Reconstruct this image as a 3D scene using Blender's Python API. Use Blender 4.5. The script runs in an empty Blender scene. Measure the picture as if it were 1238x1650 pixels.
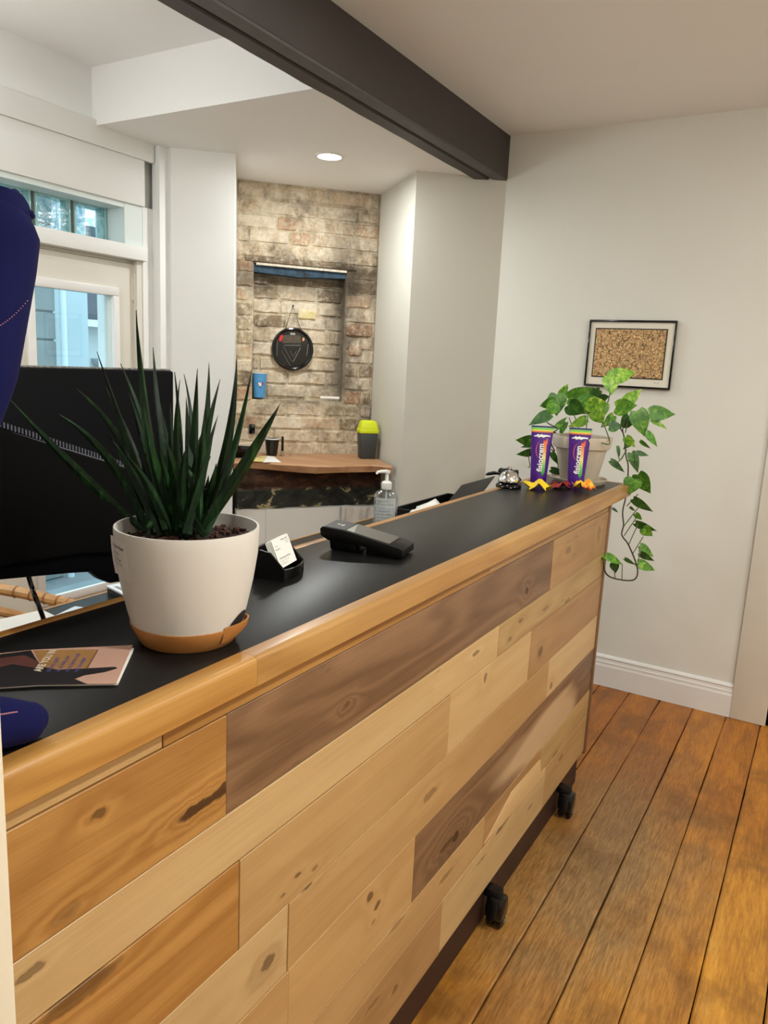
import bpy, bmesh, math, random
from mathutils import Vector, Matrix, noise as mnoise
random.seed(7)
SC = bpy.context.scene
# ---------------------------------------------------------------- camera
F, W_, H_ = 1229.33, 1238.0, 1650.0
R = ((0.85888221, 0.50997814, 0.04736723), (0.13686661, -0.13941348, -0.98073004), (-0.49354725, 0.84881457, -0.18953874))
CP = Vector((0, 0, 1.44))
cd = bpy.data.cameras.new('camera'); cam = bpy.data.objects.new('camera', cd); SC.collection.objects.link(cam)
cd.sensor_fit = 'VERTICAL'; cd.sensor_height = 36.0; cd.lens = 36.0 * F / H_; cd.clip_start = 0.02
M = Matrix(((R[0][0], -R[1][0], -R[2][0], CP.x), (R[0][1], -R[1][1], -R[2][1], CP.y), (R[0][2], -R[1][2], -R[2][2], CP.z), (0, 0, 0, 1)))
cam.matrix_world = M
SC.camera = cam
# ---------------------------------------------------------------- world, lights, exposure
SC.view_settings.view_transform = 'Standard'; SC.view_settings.look = 'None'; SC.view_settings.gamma = 1
SC.view_settings.exposure = 0.26; SC.view_settings.use_curve_mapping = False
wd = bpy.data.worlds.new('world'); SC.world = wd; wd.use_nodes = True
bg = wd.node_tree.nodes['Background']; bg.inputs[0].default_value = (0.60, 0.85, 1.0, 1); bg.inputs[1].default_value = 2.3

def lamp(name, loc, power, size, col, rot=(0, 0, 0), shape='DISK', spread=math.pi, sy=None):
    l = bpy.data.lights.new(name, 'AREA'); l.energy = power; l.size = size; l.color = col; l.shape = shape; l.spread = spread
    if sy: l.size_y = sy
    o = bpy.data.objects.new(name, l); SC.collection.objects.link(o); o.location = loc; o.rotation_euler = rot
    return o
WARM = (0.98, 1.0, 0.93); NEUT = (0.97, 1.0, 0.98)
DOWN = [(-2.02, 2.865, 2.30, 8.0, NEUT), (0.75, 2.45, 2.488, 8, NEUT), (0.65, 0.95, 2.488, 26, WARM), (-0.95, 1.9, 2.488, 2.5, NEUT), (0.7, -0.9, 2.488, 4, WARM), (-2.0, 0.9, 2.51, 3, NEUT)]
FILL_GLOBES = [(-2.1, 0.9, 2.08, 50, (.97, 1, .98, 1)), (1.1, 0.7, 2.05, 54, (.98, 1, .92, 1))]  # unseen globes added as fill light for ceilings and walls
for i, (x, y, z, p, c) in enumerate(DOWN):
    lamp('downlight_lamp', (x, y, z - 0.012), p, 0.10, c)

# ---------------------------------------------------------------- helpers
def ray(x, y):
    a, b = (x - 619) / F, (y - 825) / F
    return Vector((R[0][0]*a + R[1][0]*b + R[2][0], R[0][1]*a + R[1][1]*b + R[2][1], R[0][2]*a + R[1][2]*b + R[2][2]))
def at(x, y, ax, v):
    d = ray(x, y); return CP + d * ((v - CP[ax]) / d[ax])
def pd(x, y, dep): return CP + ray(x, y) * dep
def S(r, g, b, a=1):
    f = lambda c: (c/255/12.92) if c/255 <= .04045 else ((c/255+.055)/1.055)**2.4
    return (f(r), f(g), f(b), a)

class MB:
    def __init__(s): s.v = []; s.f = []
    def add(s, vs, fs):
        n = len(s.v); s.v += [Vector(v) for v in vs]; s.f += [tuple(n+i for i in f) for f in fs]; return s
    def box(s, a, b, m=None):
        (x0, y0, z0), (x1, y1, z1) = a, b
        vs = [Vector(p) for p in ((x0,y0,z0),(x1,y0,z0),(x1,y1,z0),(x0,y1,z0),(x0,y0,z1),(x1,y0,z1),(x1,y1,z1),(x0,y1,z1))]
        if m: vs = [m @ v for v in vs]
        return s.add(vs, [(3,2,1,0),(4,5,6,7),(0,1,5,4),(1,2,6,5),(2,3,7,6),(3,0,4,7)])
    def prism(s, poly, off):   # poly: 3-D points in a plane, off: extrusion vector
        n = len(poly); off = Vector(off); vs = [Vector(p) for p in poly] + [Vector(p)+off for p in poly]
        return s.add(vs, [tuple(range(n))[::-1], tuple(range(n, 2*n))] + [(i, (i+1) % n, n+(i+1) % n, n+i) for i in range(n)])
    def lathe(s, prof, c=(0,0,0), n=40, m=None):
        c = Vector(c); vs = []; fs = []
        for (r, z) in prof:
            for k in range(n):
                a = 2*math.pi*k/n; v = Vector((max(r,1e-5)*math.cos(a), max(r,1e-5)*math.sin(a), z))
                vs.append((m @ v if m else v) + c)
        for i in range(len(prof)-1):
            for k in range(n):
                fs.append((i*n+k, i*n+(k+1) % n, (i+1)*n+(k+1) % n, (i+1)*n+k))
        return s.add(vs, fs)
    def tube(s, pts, rad, n=8, cap=True):
        pts = [Vector(p) for p in pts]; vs = []; fs = []; L = len(pts)
        rr = rad if isinstance(rad, (list, tuple)) else [rad]*L
        t = (pts[1]-pts[0]).normalized(); u = t.orthogonal().normalized()
        for i, p in enumerate(pts):
            t = ((pts[min(i+1, L-1)]-pts[max(i-1, 0)])).normalized(); u = (u - t*u.dot(t)).normalized(); w = t.cross(u)
            ra = rr[i] if isinstance(rr[i], (tuple, list)) else (rr[i], rr[i])
            for k in range(n):
                a = 2*math.pi*k/n; vs.append(p + u*math.cos(a)*ra[0] + w*math.sin(a)*ra[1])
        for i in range(L-1):
            for k in range(n): fs.append((i*n+k, i*n+(k+1) % n, (i+1)*n+(k+1) % n, (i+1)*n+k))
        if cap: fs += [tuple(range(n))[::-1], tuple((L-1)*n+k for k in range(n))]
        return s.add(vs, fs)
def root_of(o):
    while o.parent: o = o.parent
    return o
def put(o, label=None, cat=None, group=None, kind=None):
    if label: o['label'] = label
    if cat: o['category'] = cat
    if group: o['group'] = group
    if kind: o['kind'] = kind
    return o
def obj(name, mb, mat, parent=None, smooth=False, bevel=0, bseg=2, label=None, cat=None, group=None, kind=None, loc=None, subsurf=0, angle=40):
    vs, fs = mb.v, mb.f
    if parent: off = root_of(parent).location.copy()
    elif loc is not None: off = Vector(loc)
    else:
        xs = [v.x for v in vs]; ys = [v.y for v in vs]; zs = [v.z for v in vs]
        off = Vector(((min(xs)+max(xs))/2, (min(ys)+max(ys))/2, min(zs)))
    me = bpy.data.meshes.new(name); me.from_pydata([v-off for v in vs], [], fs); me.validate()
    bm = bmesh.new(); bm.from_mesh(me); bmesh.ops.recalc_face_normals(bm, faces=bm.faces)
    if bevel:
        ed = [e for e in bm.edges if len(e.link_faces) == 2 and e.calc_face_angle(0) > math.radians(angle)]
        bmesh.ops.bevel(bm, geom=ed, offset=bevel, segments=bseg, affect='EDGES', profile=.5)
    bm.to_mesh(me); bm.free()
    if smooth or bevel:
        for p in me.polygons: p.use_smooth = True
        try: me.set_sharp_from_angle(angle=math.radians(35))
        except Exception: pass
    o = bpy.data.objects.new(name, me); SC.collection.objects.link(o)
    if isinstance(mat, (list, tuple)):
        for m in mat: me.materials.append(m)
    else: me.materials.append(mat)
    if parent: o.parent = parent
    else: o.location = off
    if subsurf:
        md = o.modifiers.new('sub', 'SUBSURF'); md.levels = subsurf; md.render_levels = subsurf
    return put(o, label, cat, group, kind)
def thing(name, loc, label, cat, group=None):
    o = bpy.data.objects.new(name, None); SC.collection.objects.link(o); o.location = loc; o.empty_display_size = .05
    return put(o, label, cat, group)
def struct(name, loc=(0,0,0)):
    o = bpy.data.objects.new(name, None); SC.collection.objects.link(o); o.location = loc; o['kind'] = 'structure'; return o
def smesh(name, mb, mat, **k): return obj(name, mb, mat, kind='structure', **k)
def copy_tree(o, parent=None):
    c = o.copy(); SC.collection.objects.link(c)
    if parent: c.parent = parent
    for ch in list(o.children): copy_tree(ch, c)
    return c
def text_mb(s, size, fn=None, align='LEFT', shear=0, bold=0):
    cu = bpy.data.curves.new('t', 'FONT'); cu.body = s; cu.size = size; cu.align_x = align; cu.shear = shear; cu.resolution_u = 2; cu.offset = bold
    o = bpy.data.objects.new('t', cu); SC.collection.objects.link(o)
    dg = bpy.context.evaluated_depsgraph_get(); me = bpy.data.meshes.new_from_object(o.evaluated_get(dg))
    mb = MB(); mb.add([fn(v.co) if fn else v.co for v in me.vertices], [tuple(p.vertices) for p in me.polygons])
    bpy.data.objects.remove(o); bpy.data.curves.remove(cu); bpy.data.meshes.remove(me)
    return mb
def catmull(pts, n=6):
    P = [Vector(p) for p in pts]; P = [P[0]*2-P[1]] + P + [P[-1]*2-P[-2]]; out = []
    for i in range(1, len(P)-2):
        for k in range(n):
            t = k/n; a, b, c, d = P[i-1], P[i], P[i+1], P[i+2]
            out.append(.5*((2*b)+(c-a)*t+(2*a-5*b+4*c-d)*t*t+(3*b-a-3*c+d)*t**3))
    out.append(P[-2]); return out

# ---------------------------------------------------------------- materials
class NT:
    def __init__(s, name):
        s.m = bpy.data.materials.new(name); s.m.use_nodes = True; s.t = s.m.node_tree; s.b = s.t.nodes['Principled BSDF']; s.out = s.t.nodes['Material Output']
    def n(s, ty, **k):
        nd = s.t.nodes.new(ty)
        for a, v in k.items():
            if a.startswith('i_'):
                key = a[2:]; key = int(key) if key.isdigit() else key.replace('_', ' '); nd.inputs[key].default_value = v
            else: setattr(nd, a, v)
        return nd
    def l(s, a, b): s.t.links.new(a, b)
    def math(s, op, a, b=None, c=None, clamp=False):
        nd = s.t.nodes.new('ShaderNodeMath'); nd.operation = op; nd.use_clamp = clamp
        for i, v in enumerate((a, b, c)):
            if v is None: continue
            if isinstance(v, (int, float)): nd.inputs[i].default_value = v
            else: s.l(v, nd.inputs[i])
        return nd.outputs[0]
    def vmath(s, op, a, b):
        nd = s.t.nodes.new('ShaderNodeVectorMath'); nd.operation = op
        for i, v in enumerate((a, b)):
            if isinstance(v, (tuple, Vector)): nd.inputs[i].default_value = v
            else: s.l(v, nd.inputs[i])
        return nd.outputs[0] if op not in ('LENGTH', 'DISTANCE') else nd.outputs[1]
    def mix(s, f, a, b, mode='MIX'):
        nd = s.t.nodes.new('ShaderNodeMix'); nd.data_type = 'RGBA'; nd.blend_type = mode
        for i, v in ((0, f), (6, a), (7, b)):
            if isinstance(v, (int, float)): nd.inputs[i].default_value = v
            elif isinstance(v, tuple): nd.inputs[i].default_value = v
            else: s.l(v, nd.inputs[i])
        return nd.outputs[2]
    def noise(s, vec, scale, detail=4, rough=.55, dist=0):
        nd = s.n('ShaderNodeTexNoise'); nd.inputs['Scale'].default_value = scale; nd.inputs['Detail'].default_value = detail
        nd.inputs['Roughness'].default_value = rough; nd.inputs['Distortion'].default_value = dist
        if vec is not None: s.l(vec, nd.inputs['Vector'])
        return nd.outputs[0]
    def ramp(s, f, stops):
        nd = s.n('ShaderNodeValToRGB'); cr = nd.color_ramp
        while len(cr.elements) < len(stops): cr.elements.new(.5)
        for e, (p, c) in zip(cr.elements, stops): e.position = p; e.color = c
        s.l(f, nd.inputs[0]); return nd.outputs[0]
    def bump(s, h, strength=.3, dist=.002):
        nd = s.n('ShaderNodeBump'); nd.inputs['Strength'].default_value = strength; nd.inputs['Distance'].default_value = dist
        s.l(h, nd.inputs['Height']); s.l(nd.outputs[0], s.b.inputs['Normal'])
    def coord(s, which='Object'): return s.n('ShaderNodeTexCoord').outputs[which]
def plain(name, col, rough=.5, metal=0, var=.0, scale=30, bump=0, **k):
    t = NT(name); t.b.inputs['Roughness'].default_value = rough; t.b.inputs['Metallic'].default_value = metal
    c = t.coord(); nz = t.noise(c, scale, 3)
    if var:
        a = tuple(x*(1-var) for x in col[:3])+(1,); b = tuple(min(1, x*(1+var)) for x in col[:3])+(1,)
        t.l(t.ramp(nz, [(.3, a), (.7, b)]), t.b.inputs['Base Color'])
    else: t.b.inputs['Base Color'].default_value = col
    if bump: t.bump(nz, bump, .001)
    for kk, v in k.items(): t.b.inputs[kk.replace('_', ' ')].default_value = v
    return t.m
def wood(name, light, dark, axis=1, seed=0, rings=9, fine=.35, rough=.42, knots=(), coat=0, contrast=1.0, streak=None):
    """axis = grain direction; knots: (centre vec, ry along grain, rz across, strength)"""
    t = NT(name); co = t.coord()
    off = t.vmath('ADD', co, (seed*3.17, seed*1.73, seed*2.31))
    sc = [1, 1, 1]; sc[axis] = .13
    v = t.vmath('MULTIPLY', off, tuple(sc))
    big = t.noise(v, 7.5, 2, .5, .3)
    kmask = None; ksw = None
    for (kc, rl, rc, st) in knots:
        d = t.vmath('SUBTRACT', co, tuple(kc))
        k = [1/rc, 1/rc, 1/rc]; k[axis] = 1/rl
        if axis == 1: k[0] = 0.0
        wob = t.n('ShaderNodeTexNoise', i_Scale=55.0, i_Detail=3.0); t.l(co, wob.inputs['Vector'])
        wv = t.vmath('SUBTRACT', wob.outputs['Color'], (.5, .5, .5))
        wv = t.vmath('MULTIPLY', wv, (.012, .02, .012)) if True else wv
        d = t.vmath('ADD', d, wv)
        d = t.vmath('MULTIPLY', d, tuple(k)); ln = t.vmath('LENGTH', d, (0, 0, 0))
        m = t.n('ShaderNodeMapRange', i_1=.70, i_2=1.12, i_3=st, i_4=0.0); m.interpolation_type = 'SMOOTHSTEP'; t.l(ln, m.inputs[0])
        sw = t.math('MULTIPLY', t.math('POWER', 2.718, t.math('MULTIPLY', ln, -.55)), .45)
        kmask = m.outputs[0] if kmask is None else t.math('MAXIMUM', kmask, m.outputs[0])
        ksw = sw if ksw is None else t.math('ADD', ksw, sw)
    g = big if ksw is None else t.math('ADD', big, ksw)
    sn = t.math('SINE', t.math('MULTIPLY', g, rings*6.283))
    sn = t.math('MULTIPLY_ADD', sn, .5, .5)
    sc2 = [1, 1, 1]; sc2[axis] = .02
    v2 = t.vmath('MULTIPLY', off, tuple(sc2))
    fn = t.noise(v2, 260, 4, .65)
    md = t.noise(v2, 28, 3, .5)
    f = t.math('ADD', t.math('MULTIPLY', sn, .30*contrast), t.math('MULTIPLY', fn, fine))
    f = t.math('ADD', f, t.math('MULTIPLY', md, .45))
    f = t.math('ADD', f, t.math('MULTIPLY', big, .25))
    mr = t.n('ShaderNodeMapRange', i_1=.30, i_2=1.0, i_3=0.0, i_4=1.0); t.l(f, mr.inputs[0])
    col = t.mix(mr.outputs[0], light, dark)
    if streak:
        scol, lo, hi = streak
        sp = t.noise(v, 5.2, 2, .5, .6); mm = t.n('ShaderNodeMapRange', i_1=lo, i_2=hi, i_3=0.0, i_4=1.0); t.l(sp, mm.inputs[0])
        col = t.mix(mm.outputs[0], col, scol)
    # small mineral flecks along the grain
    sc3 = [1, 1, 1]; sc3[axis] = .22
    fl = t.noise(t.vmath('MULTIPLY', off, tuple(sc3)), 34, 2, .6); ms = t.n('ShaderNodeMapRange', i_1=.70, i_2=.80, i_3=0.0, i_4=.6); t.l(fl, ms.inputs[0])
    dk = tuple(c*.30 for c in dark[:3])+(1,)
    col = t.mix(ms.outputs[0], col, dk)
    if kmask is not None: col = t.mix(kmask, col, (.05, .02, .008, 1))
    t.l(col, t.b.inputs['Base Color']); t.b.inputs['Roughness'].default_value = rough
    if coat: t.b.inputs['Coat Weight'].default_value = coat; t.b.inputs['Coat Roughness'].default_value = .2
    t.bump(fn, .12, .0006)
    return t.m

m_wall = plain('wall_paint', S(225, 223, 215), .75, var=.015, scale=3, bump=.02)
m_wallw = plain('white_paint', S(235, 235, 232), .6, var=.015, scale=4)
m_ceil = plain('ceiling_paint', S(243, 242, 240), .85, var=.012, scale=2)
m_trim = plain('trim_paint', S(232, 230, 228), .35, var=.01, scale=6)
m_door = plain('door_paint', S(222, 217, 206), .45, var=.02, scale=6)
m_beam = plain('beam_paint', S(62, 56, 54), .55, var=.08, scale=9, bump=.25)
m_beam2 = plain('beam_strip_paint', S(84, 80, 79), .6, var=.1, scale=20, bump=.4)
m_jamb = plain('jamb_paint', S(226, 216, 196), .45, var=.01)
m_dark = plain('gap_dark', S(24, 17, 12), .95, var=.2, scale=40)
m_black = plain('black_plastic', S(6, 6, 7), .38, Specular_IOR_Level=.3, var=.15, scale=60)
m_blackgl = plain('black_gloss', S(8, 8, 9), .12)
m_monitor = plain('monitor_plastic', S(3, 4, 9), .6, Specular_IOR_Level=.12, var=.15, scale=20)
m_chrome = plain('chrome', (.85, .85, .85, 1), .08, 1)
m_steel = plain('steel', (.55, .55, .55, 1), .3, 1)
m_white = plain('white_plastic', S(238, 236, 232), .35)
m_paper = plain('paper', S(238, 236, 230), .7, var=.02, scale=15)
m_ink = plain('ink', S(40, 36, 36), .7)
m_inkg = plain('grey_ink', S(150, 148, 145), .7)

# counter laminate
t = NT('black_laminate'); nz = t.noise(t.coord(), 420, 3, .7)
t.l(t.ramp(nz, [(.35, S(10, 9, 9)), (.7, S(24, 23, 22))]), t.b.inputs['Base Color']); t.b.inputs['Roughness'].default_value = .36; t.b.inputs['Specular IOR Level'].default_value = .33
t.bump(nz, .25, .0004); m_lam = t.m

# old floor boards
def floor_mat():
    t = NT('old_floor_board'); co = t.coord(); oi = t.n('ShaderNodeObjectInfo')
    rv = t.vmath('MULTIPLY', (1, 1, 1), (1, 1, 1)); cmb = t.n('ShaderNodeCombineXYZ')
    t.l(t.math('MULTIPLY', oi.outputs['Random'], 17.0), cmb.inputs[0]); t.l(t.math('MULTIPLY', oi.outputs['Random'], 9.0), cmb.inputs[1])
    v = t.vmath('ADD', co, cmb.outputs[0]); g = t.vmath('MULTIPLY', v, (1, .09, 1))
    fine = t.noise(g, 190, 5, .7); mid = t.noise(t.vmath('MULTIPLY', v, (1, .15, 1)), 22, 4, .6, .5)
    f = t.math('ADD', t.math('MULTIPLY', fine, .5), t.math('MULTIPLY', mid, .5))
    col = t.ramp(f, [(.28, S(118, 70, 18)), (.45, S(170, 112, 34)), (.6, S(202, 140, 50)), (.8, S(220, 168, 78))])
    hue = t.n('ShaderNodeHueSaturation'); t.l(col, hue.inputs['Color'])
    t.l(t.math('MULTIPLY_ADD', oi.outputs['Random'], .010, .494), hue.inputs['Hue'])
    t.l(t.math('MULTIPLY_ADD', oi.outputs['Random'], .22, .84), hue.inputs['Value'])
    col = hue.outputs[0]
    # worn grey traffic patch through the middle boards (finish worn off)
    geo = t.n('ShaderNodeNewGeometry').outputs['Position']
    d = t.vmath('SUBTRACT', geo, (-.42, 2.15, 0)); d = t.vmath('MULTIPLY', d, (3.0, 1.05, 0)); ln = t.vmath('LENGTH', d, (0, 0, 0))
    wn = t.noise(geo, 5, 5, .65); ln = t.math('ADD', ln, t.math('MULTIPLY', wn, 1.1))
    mp = t.n('ShaderNodeMapRange', i_1=.85, i_2=1.6, i_3=.85, i_4=0.0); t.l(ln, mp.inputs[0])
    col = t.mix(mp.outputs[0], col, t.ramp(fine, [(.3, S(104, 80, 48)), (.7, S(166, 136, 94))]))
    # redder, fresher finish towards the far wall
    sx = t.n('ShaderNodeSeparateXYZ'); t.l(geo, sx.inputs[0])
    mp2 = t.n('ShaderNodeMapRange', i_1=2.3, i_2=2.9, i_3=0.0, i_4=.55); t.l(t.math('ADD', sx.outputs[1], t.math('MULTIPLY', wn, .4)), mp2.inputs[0])
    col = t.mix(mp2.outputs[0], col, t.mix(1.0, col, S(236, 200, 185), 'MULTIPLY'))
    # scuffs, specks
    sp = t.noise(geo, 95, 3, .6); ms = t.n('ShaderNodeMapRange', i_1=.70, i_2=.76, i_3=0.0, i_4=.75); t.l(sp, ms.inputs[0])
    col = t.mix(ms.outputs[0], col, S(60, 32, 12))
    sp2 = t.noise(t.vmath('ADD', geo, (5, 5, 5)), 80, 2, .5); ms2 = t.n('ShaderNodeMapRange', i_1=.76, i_2=.79, i_3=0.0, i_4=.6); t.l(sp2, ms2.inputs[0])
    col = t.mix(ms2.outputs[0], col, S(214, 190, 150))
    pt = t.noise(geo, 2.6, 5, .7); mpp = t.n('ShaderNodeMapRange', i_1=.48, i_2=.66, i_3=0.0, i_4=.6); t.l(pt, mpp.inputs[0])
    col = t.mix(mpp.outputs[0], col, S(96, 60, 24))
    t.l(col, t.b.inputs['Base Color'])
    rr = t.n('ShaderNodeMapRange', i_1=0.3, i_2=.7, i_3=.3, i_4=.5); t.l(mid, rr.inputs[0]); t.l(rr.outputs[0], t.b.inputs['Roughness'])
    t.bump(fine, .35, .001); return t.m
m_floor = floor_mat()

# brick
def brick_mat(name, stops, soot=1.0):
    t = NT(name); oi = t.n('ShaderNodeObjectInfo'); geo = t.n('ShaderNodeNewGeometry').outputs['Position']
    nz = t.noise(geo, 16, 6, .72); n2 = t.noise(geo, 60, 4, .7)
    f = t.math('ADD', t.math('MULTIPLY', nz, .65), t.math('MULTIPLY', n2, .35))
    f = t.math('ADD', f, t.math('MULTIPLY_ADD', oi.outputs['Random'], .20, -.10))
    col = t.ramp(f, stops)
    wsm = t.noise(t.vmath('ADD', geo, (3, 1, 7)), 34, 5, .75); mws = t.n('ShaderNodeMapRange', i_1=.50, i_2=.62, i_3=0.0, i_4=.62); t.l(wsm, mws.inputs[0]); col = t.mix(mws.outputs[0], col, S(232, 222, 204))
    pt = t.noise(geo, 5.2, 5, .7); mp = t.n('ShaderNodeMapRange', i_1=.50, i_2=.66, i_3=0.0, i_4=.6*soot); t.l(pt, mp.inputs[0])
    col = t.mix(mp.outputs[0], col, S(66, 50, 38))
    # soot that rose along the right jamb and under the lintel of the old flue opening
    O = Vector((-2.705, 3.054, 0)); u = t.vmath('SUBTRACT', geo, tuple(O)); dd = t.n('ShaderNodeVectorMath'); dd.operation = 'DOT_PRODUCT'; t.l(u, dd.inputs[0]); dd.inputs[1].default_value = (.702, .712, 0)
    uu = dd.outputs[1]; wob = t.math('MULTIPLY', t.math('SUBTRACT', nz, .5), .25)
    e = t.math('ABSOLUTE', t.math('SUBTRACT', t.math('ADD', uu, wob), .57)); me_ = t.n('ShaderNodeMapRange', i_1=0.02, i_2=.13, i_3=.72*soot, i_4=0.0); t.l(e, me_.inputs[0])
    sz = t.n('ShaderNodeSeparateXYZ'); t.l(geo, sz.inputs[0]); zl = t.n('ShaderNodeMapRange', i_1=1.95, i_2=2.1, i_3=1.0, i_4=.35); t.l(sz.outputs[2], zl.inputs[0])
    zl2 = t.n('ShaderNodeMapRange', i_1=1.12, i_2=1.3, i_3=0.1, i_4=1.0); t.l(sz.outputs[2], zl2.inputs[0])
    col = t.mix(t.math('MULTIPLY', t.math('MULTIPLY', me_.outputs[0], zl.outputs[0]), zl2.outputs[0]), col, S(44, 34, 26))
    ez = t.math('ABSOLUTE', t.math('SUBTRACT', t.math('ADD', sz.outputs[2], wob), 1.86)); mz = t.n('ShaderNodeMapRange', i_1=0.03, i_2=.13, i_3=.6*soot, i_4=0.0); t.l(ez, mz.inputs[0])
    col = t.mix(mz.outputs[0], col, S(50, 38, 29))
    ft = t.n('ShaderNodeMapRange', i_1=.63, i_2=.76, i_3=0.0, i_4=.42); t.l(uu, ft.inputs[0]); col = t.mix(ft.outputs[0], col, S(74, 56, 42))
    t.l(col, t.b.inputs['Base Color']); t.b.inputs['Roughness'].default_value = .92; t.bump(f, .8, .006); return t.m
m_brick = brick_mat('worn_brick', [(.22, S(128, 104, 78)), (.42, S(202, 181, 152)), (.6, S(226, 211, 188)), (.8, S(238, 229, 210))])
m_brickr = brick_mat('red_brick', [(.25, S(140, 98, 72)), (.42, S(184, 146, 114)), (.56, S(204, 178, 148)), (.8, S(226, 208, 180))], .8)
m_brickd = brick_mat('sooty_brick', [(.25, S(104, 86, 66)), (.5, S(164, 144, 116)), (.75, S(196, 180, 152))])
m_bricky = brick_mat('yellow_brick', [(.2, S(200, 184, 128)), (.6, S(222, 206, 150)), (.8, S(230, 216, 164))], .2)
m_mortar = brick_mat('old_mortar', [(.25, S(160, 142, 116)), (.45, S(208, 192, 164)), (.75, S(230, 218, 194))])

# ================================================================= SETTING
YW, XL = 3.49, -2.667
ZR, ZL, ZS = 2.49, 2.515, 2.305
# floor with its boards
floor = smesh('floor', MB().box((XL-.1, -1.6, -.12), (1.9, YW+1.3, -.022)), m_dark)
xs = [-.656, -.519, -.375, -.2395, -.1025, .045]
e = list(xs)
while e[0] > XL: e.insert(0, e[0]-.139)
while e[-1] < 1.8: e.append(e[-1]+.139)
for i in range(len(e)-1):
    a, b = max(e[i], XL)+.0012, min(e[i+1], 1.8)-.0012
    if b-a < .01: continue
    mb = MB(); n = 90; L = []; 
    y0, y1 = -1.5, (YW+.0 if a > -1.5 else 4.1)
    for k in range(n+1):
        y = y0+(y1-y0)*k/n; j = mnoise.noise(Vector((e[i]*9, y*2.3, 0)))*.0022+abs(mnoise.noise(Vector((e[i]*9, y*31, 0))))*.0022; j2 = mnoise.noise(Vector((e[i+1]*9, y*2.3, 3)))*.0022-abs(mnoise.noise(Vector((e[i+1]*9, y*27, 5))))*.0022
        L.append((a+j, b+j2, y))
    zt = random.uniform(-.0015, .0)
    prof = lambda p: [(p[0], p[2], -.02), (p[0], p[2], zt-.003), (p[0]+.004, p[2], zt), (p[1]-.004, p[2], zt), (p[1], p[2], zt-.003), (p[1], p[2], -.02)]
    vs = [q for p in L for q in prof(p)]; fs = []
    for k in range(n):
        for q in range(5): fs.append((k*6+q, (k+1)*6+q, (k+1)*6+q+1, k*6+q+1))
    mb.add(vs, fs); o = obj('floor_board', mb, m_floor, floor, smooth=False)

# right wall (perpendicular to the counter)
DX0, DX1, DZ = -.065, .80, 2.03
smesh('wall_right', MB().box((-1.62, YW, -.02), (-.14, YW+.12, 2.75)).box((-.14, YW, DZ+.08), (.88, YW+.12, 2.75)).box((.88, YW, -.02), (1.9, YW+.12, 2.75)), m_wall)
smesh('wall_side', MB().box((1.8, -1.6, -.02), (1.9, YW, 2.75)), m_wall)
smesh('wall_front', MB().box((XL-.12, -1.6, -.02), (1.9, -1.5, 2.75)), m_wall)
smesh('wall_right_sky_block', MB().box((-.3, YW+.121, -.02), (1.1, YW+.16, 2.3)), m_dark)  # added dark slab, blocks the sky at the gaps around the door
# baseboard: stepped moulded profile
def bprof(x): return [(x, YW-.018, 0), (x, YW-.018, .098), (x, YW-.0155, .104), (x, YW-.0145, .110), (x, YW-.0155, .116), (x, YW-.0125, .121), (x, YW-.0105, .132), (x, YW-.0135, .138), (x, YW-.010, .144), (x, YW-.004, .149), (x, YW, .150), (x, YW, 0)]
smesh('baseboard_right', MB().prism(bprof(-1.47), (1.47-.227, 0, 0)), m_trim)
# door casing + door on the right
cas = smesh('trim_1', MB().box((-.227, YW-.022, 0), (-.085, YW, DZ+.1)).box((-.085, YW-.022, DZ), (.82, YW, DZ+.1)).box((.82, YW-.022, 0), (.95, YW, DZ+.1)), m_door, bevel=.003)
d2 = smesh('door_2', MB().box((-.075, YW-.012, .012), (.81, YW+.03, DZ-.004)), m_door, bevel=.002)
obj('hinge', MB().box((-.085, YW-.018, .14), (-.075, YW-.01, .24)).tube([(-.08, YW-.02, .14), (-.08, YW-.02, .24)], .006), plain('black_hinge', S(16, 15, 15), .5), d2)
for (z0, z1) in ((.2, .95), (1.1, 1.85)):
    obj('door_panel', MB().box((.04, YW-.02, z0), (.69, YW-.010, z1)), m_door, d2, bevel=.004)
# jamb of the opening we look through, at the left edge
smesh('trim_2', MB().box((-.585, .05, 0), (-.5, .313, 2.48)), m_jamb, bevel=.002)

# ceilings
BX0, BX1 = -1.575, -1.457
smesh('ceiling', MB().box((BX1, -1.6, ZR), (1.9, YW+.1, ZR+.12)), m_ceil)
smesh('ceiling_left', MB().box((XL-.1, -1.6, ZL), (BX0, 2.17, ZL+.12)), m_ceil)
smesh('ceiling_soffit', MB().box((XL-.1, 2.17, ZS), (BX0+.02, 4.0, ZL+.12)), m_ceil)
# beam
beam = smesh('ceiling_beam', MB().box((BX0+.0, -1.5, ZS), (BX1, YW+.02, 2.62)), m_beam, bevel=.003)
mb = MB(); nn = 60; vs = []; fs = []
for k in range(nn+1):
    y = -1.5+(YW+1.5)*k/nn; w = mnoise.noise(Vector((0, y*5, 1)))*.002
    vs += [(BX1-.002, y, ZS+.001), (BX1-.004+w, y, ZS-.007), (BX1-.052+w, y, ZS-.008), (BX1-.056+w, y, ZS+.001)]
for k in range(nn):
    for q in range(3): fs.append((k*4+q, (k+1)*4+q, (k+1)*4+q+1, k*4+q+1))
mb.add(vs, fs); obj('beam_strip', mb, m_beam2, beam)
mb = MB(); vs = []; fs = []
for k in range(nn+1):
    y = -1.5+(YW+1.5)*k/nn; w = mnoise.noise(Vector((7, y*6, 1)))*.003
    vs += [(BX1-.066+w, y, ZS+.001), (BX1-.07+w, y, ZS-.01), (BX0-.004, y, ZS-.012+w), (BX0-.006, y, ZS+.02)]
for k in range(nn):
    for q in range(3): fs.append((k*4+q, (k+1)*4+q, (k+1)*4+q+1, k*4+q+1))
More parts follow.
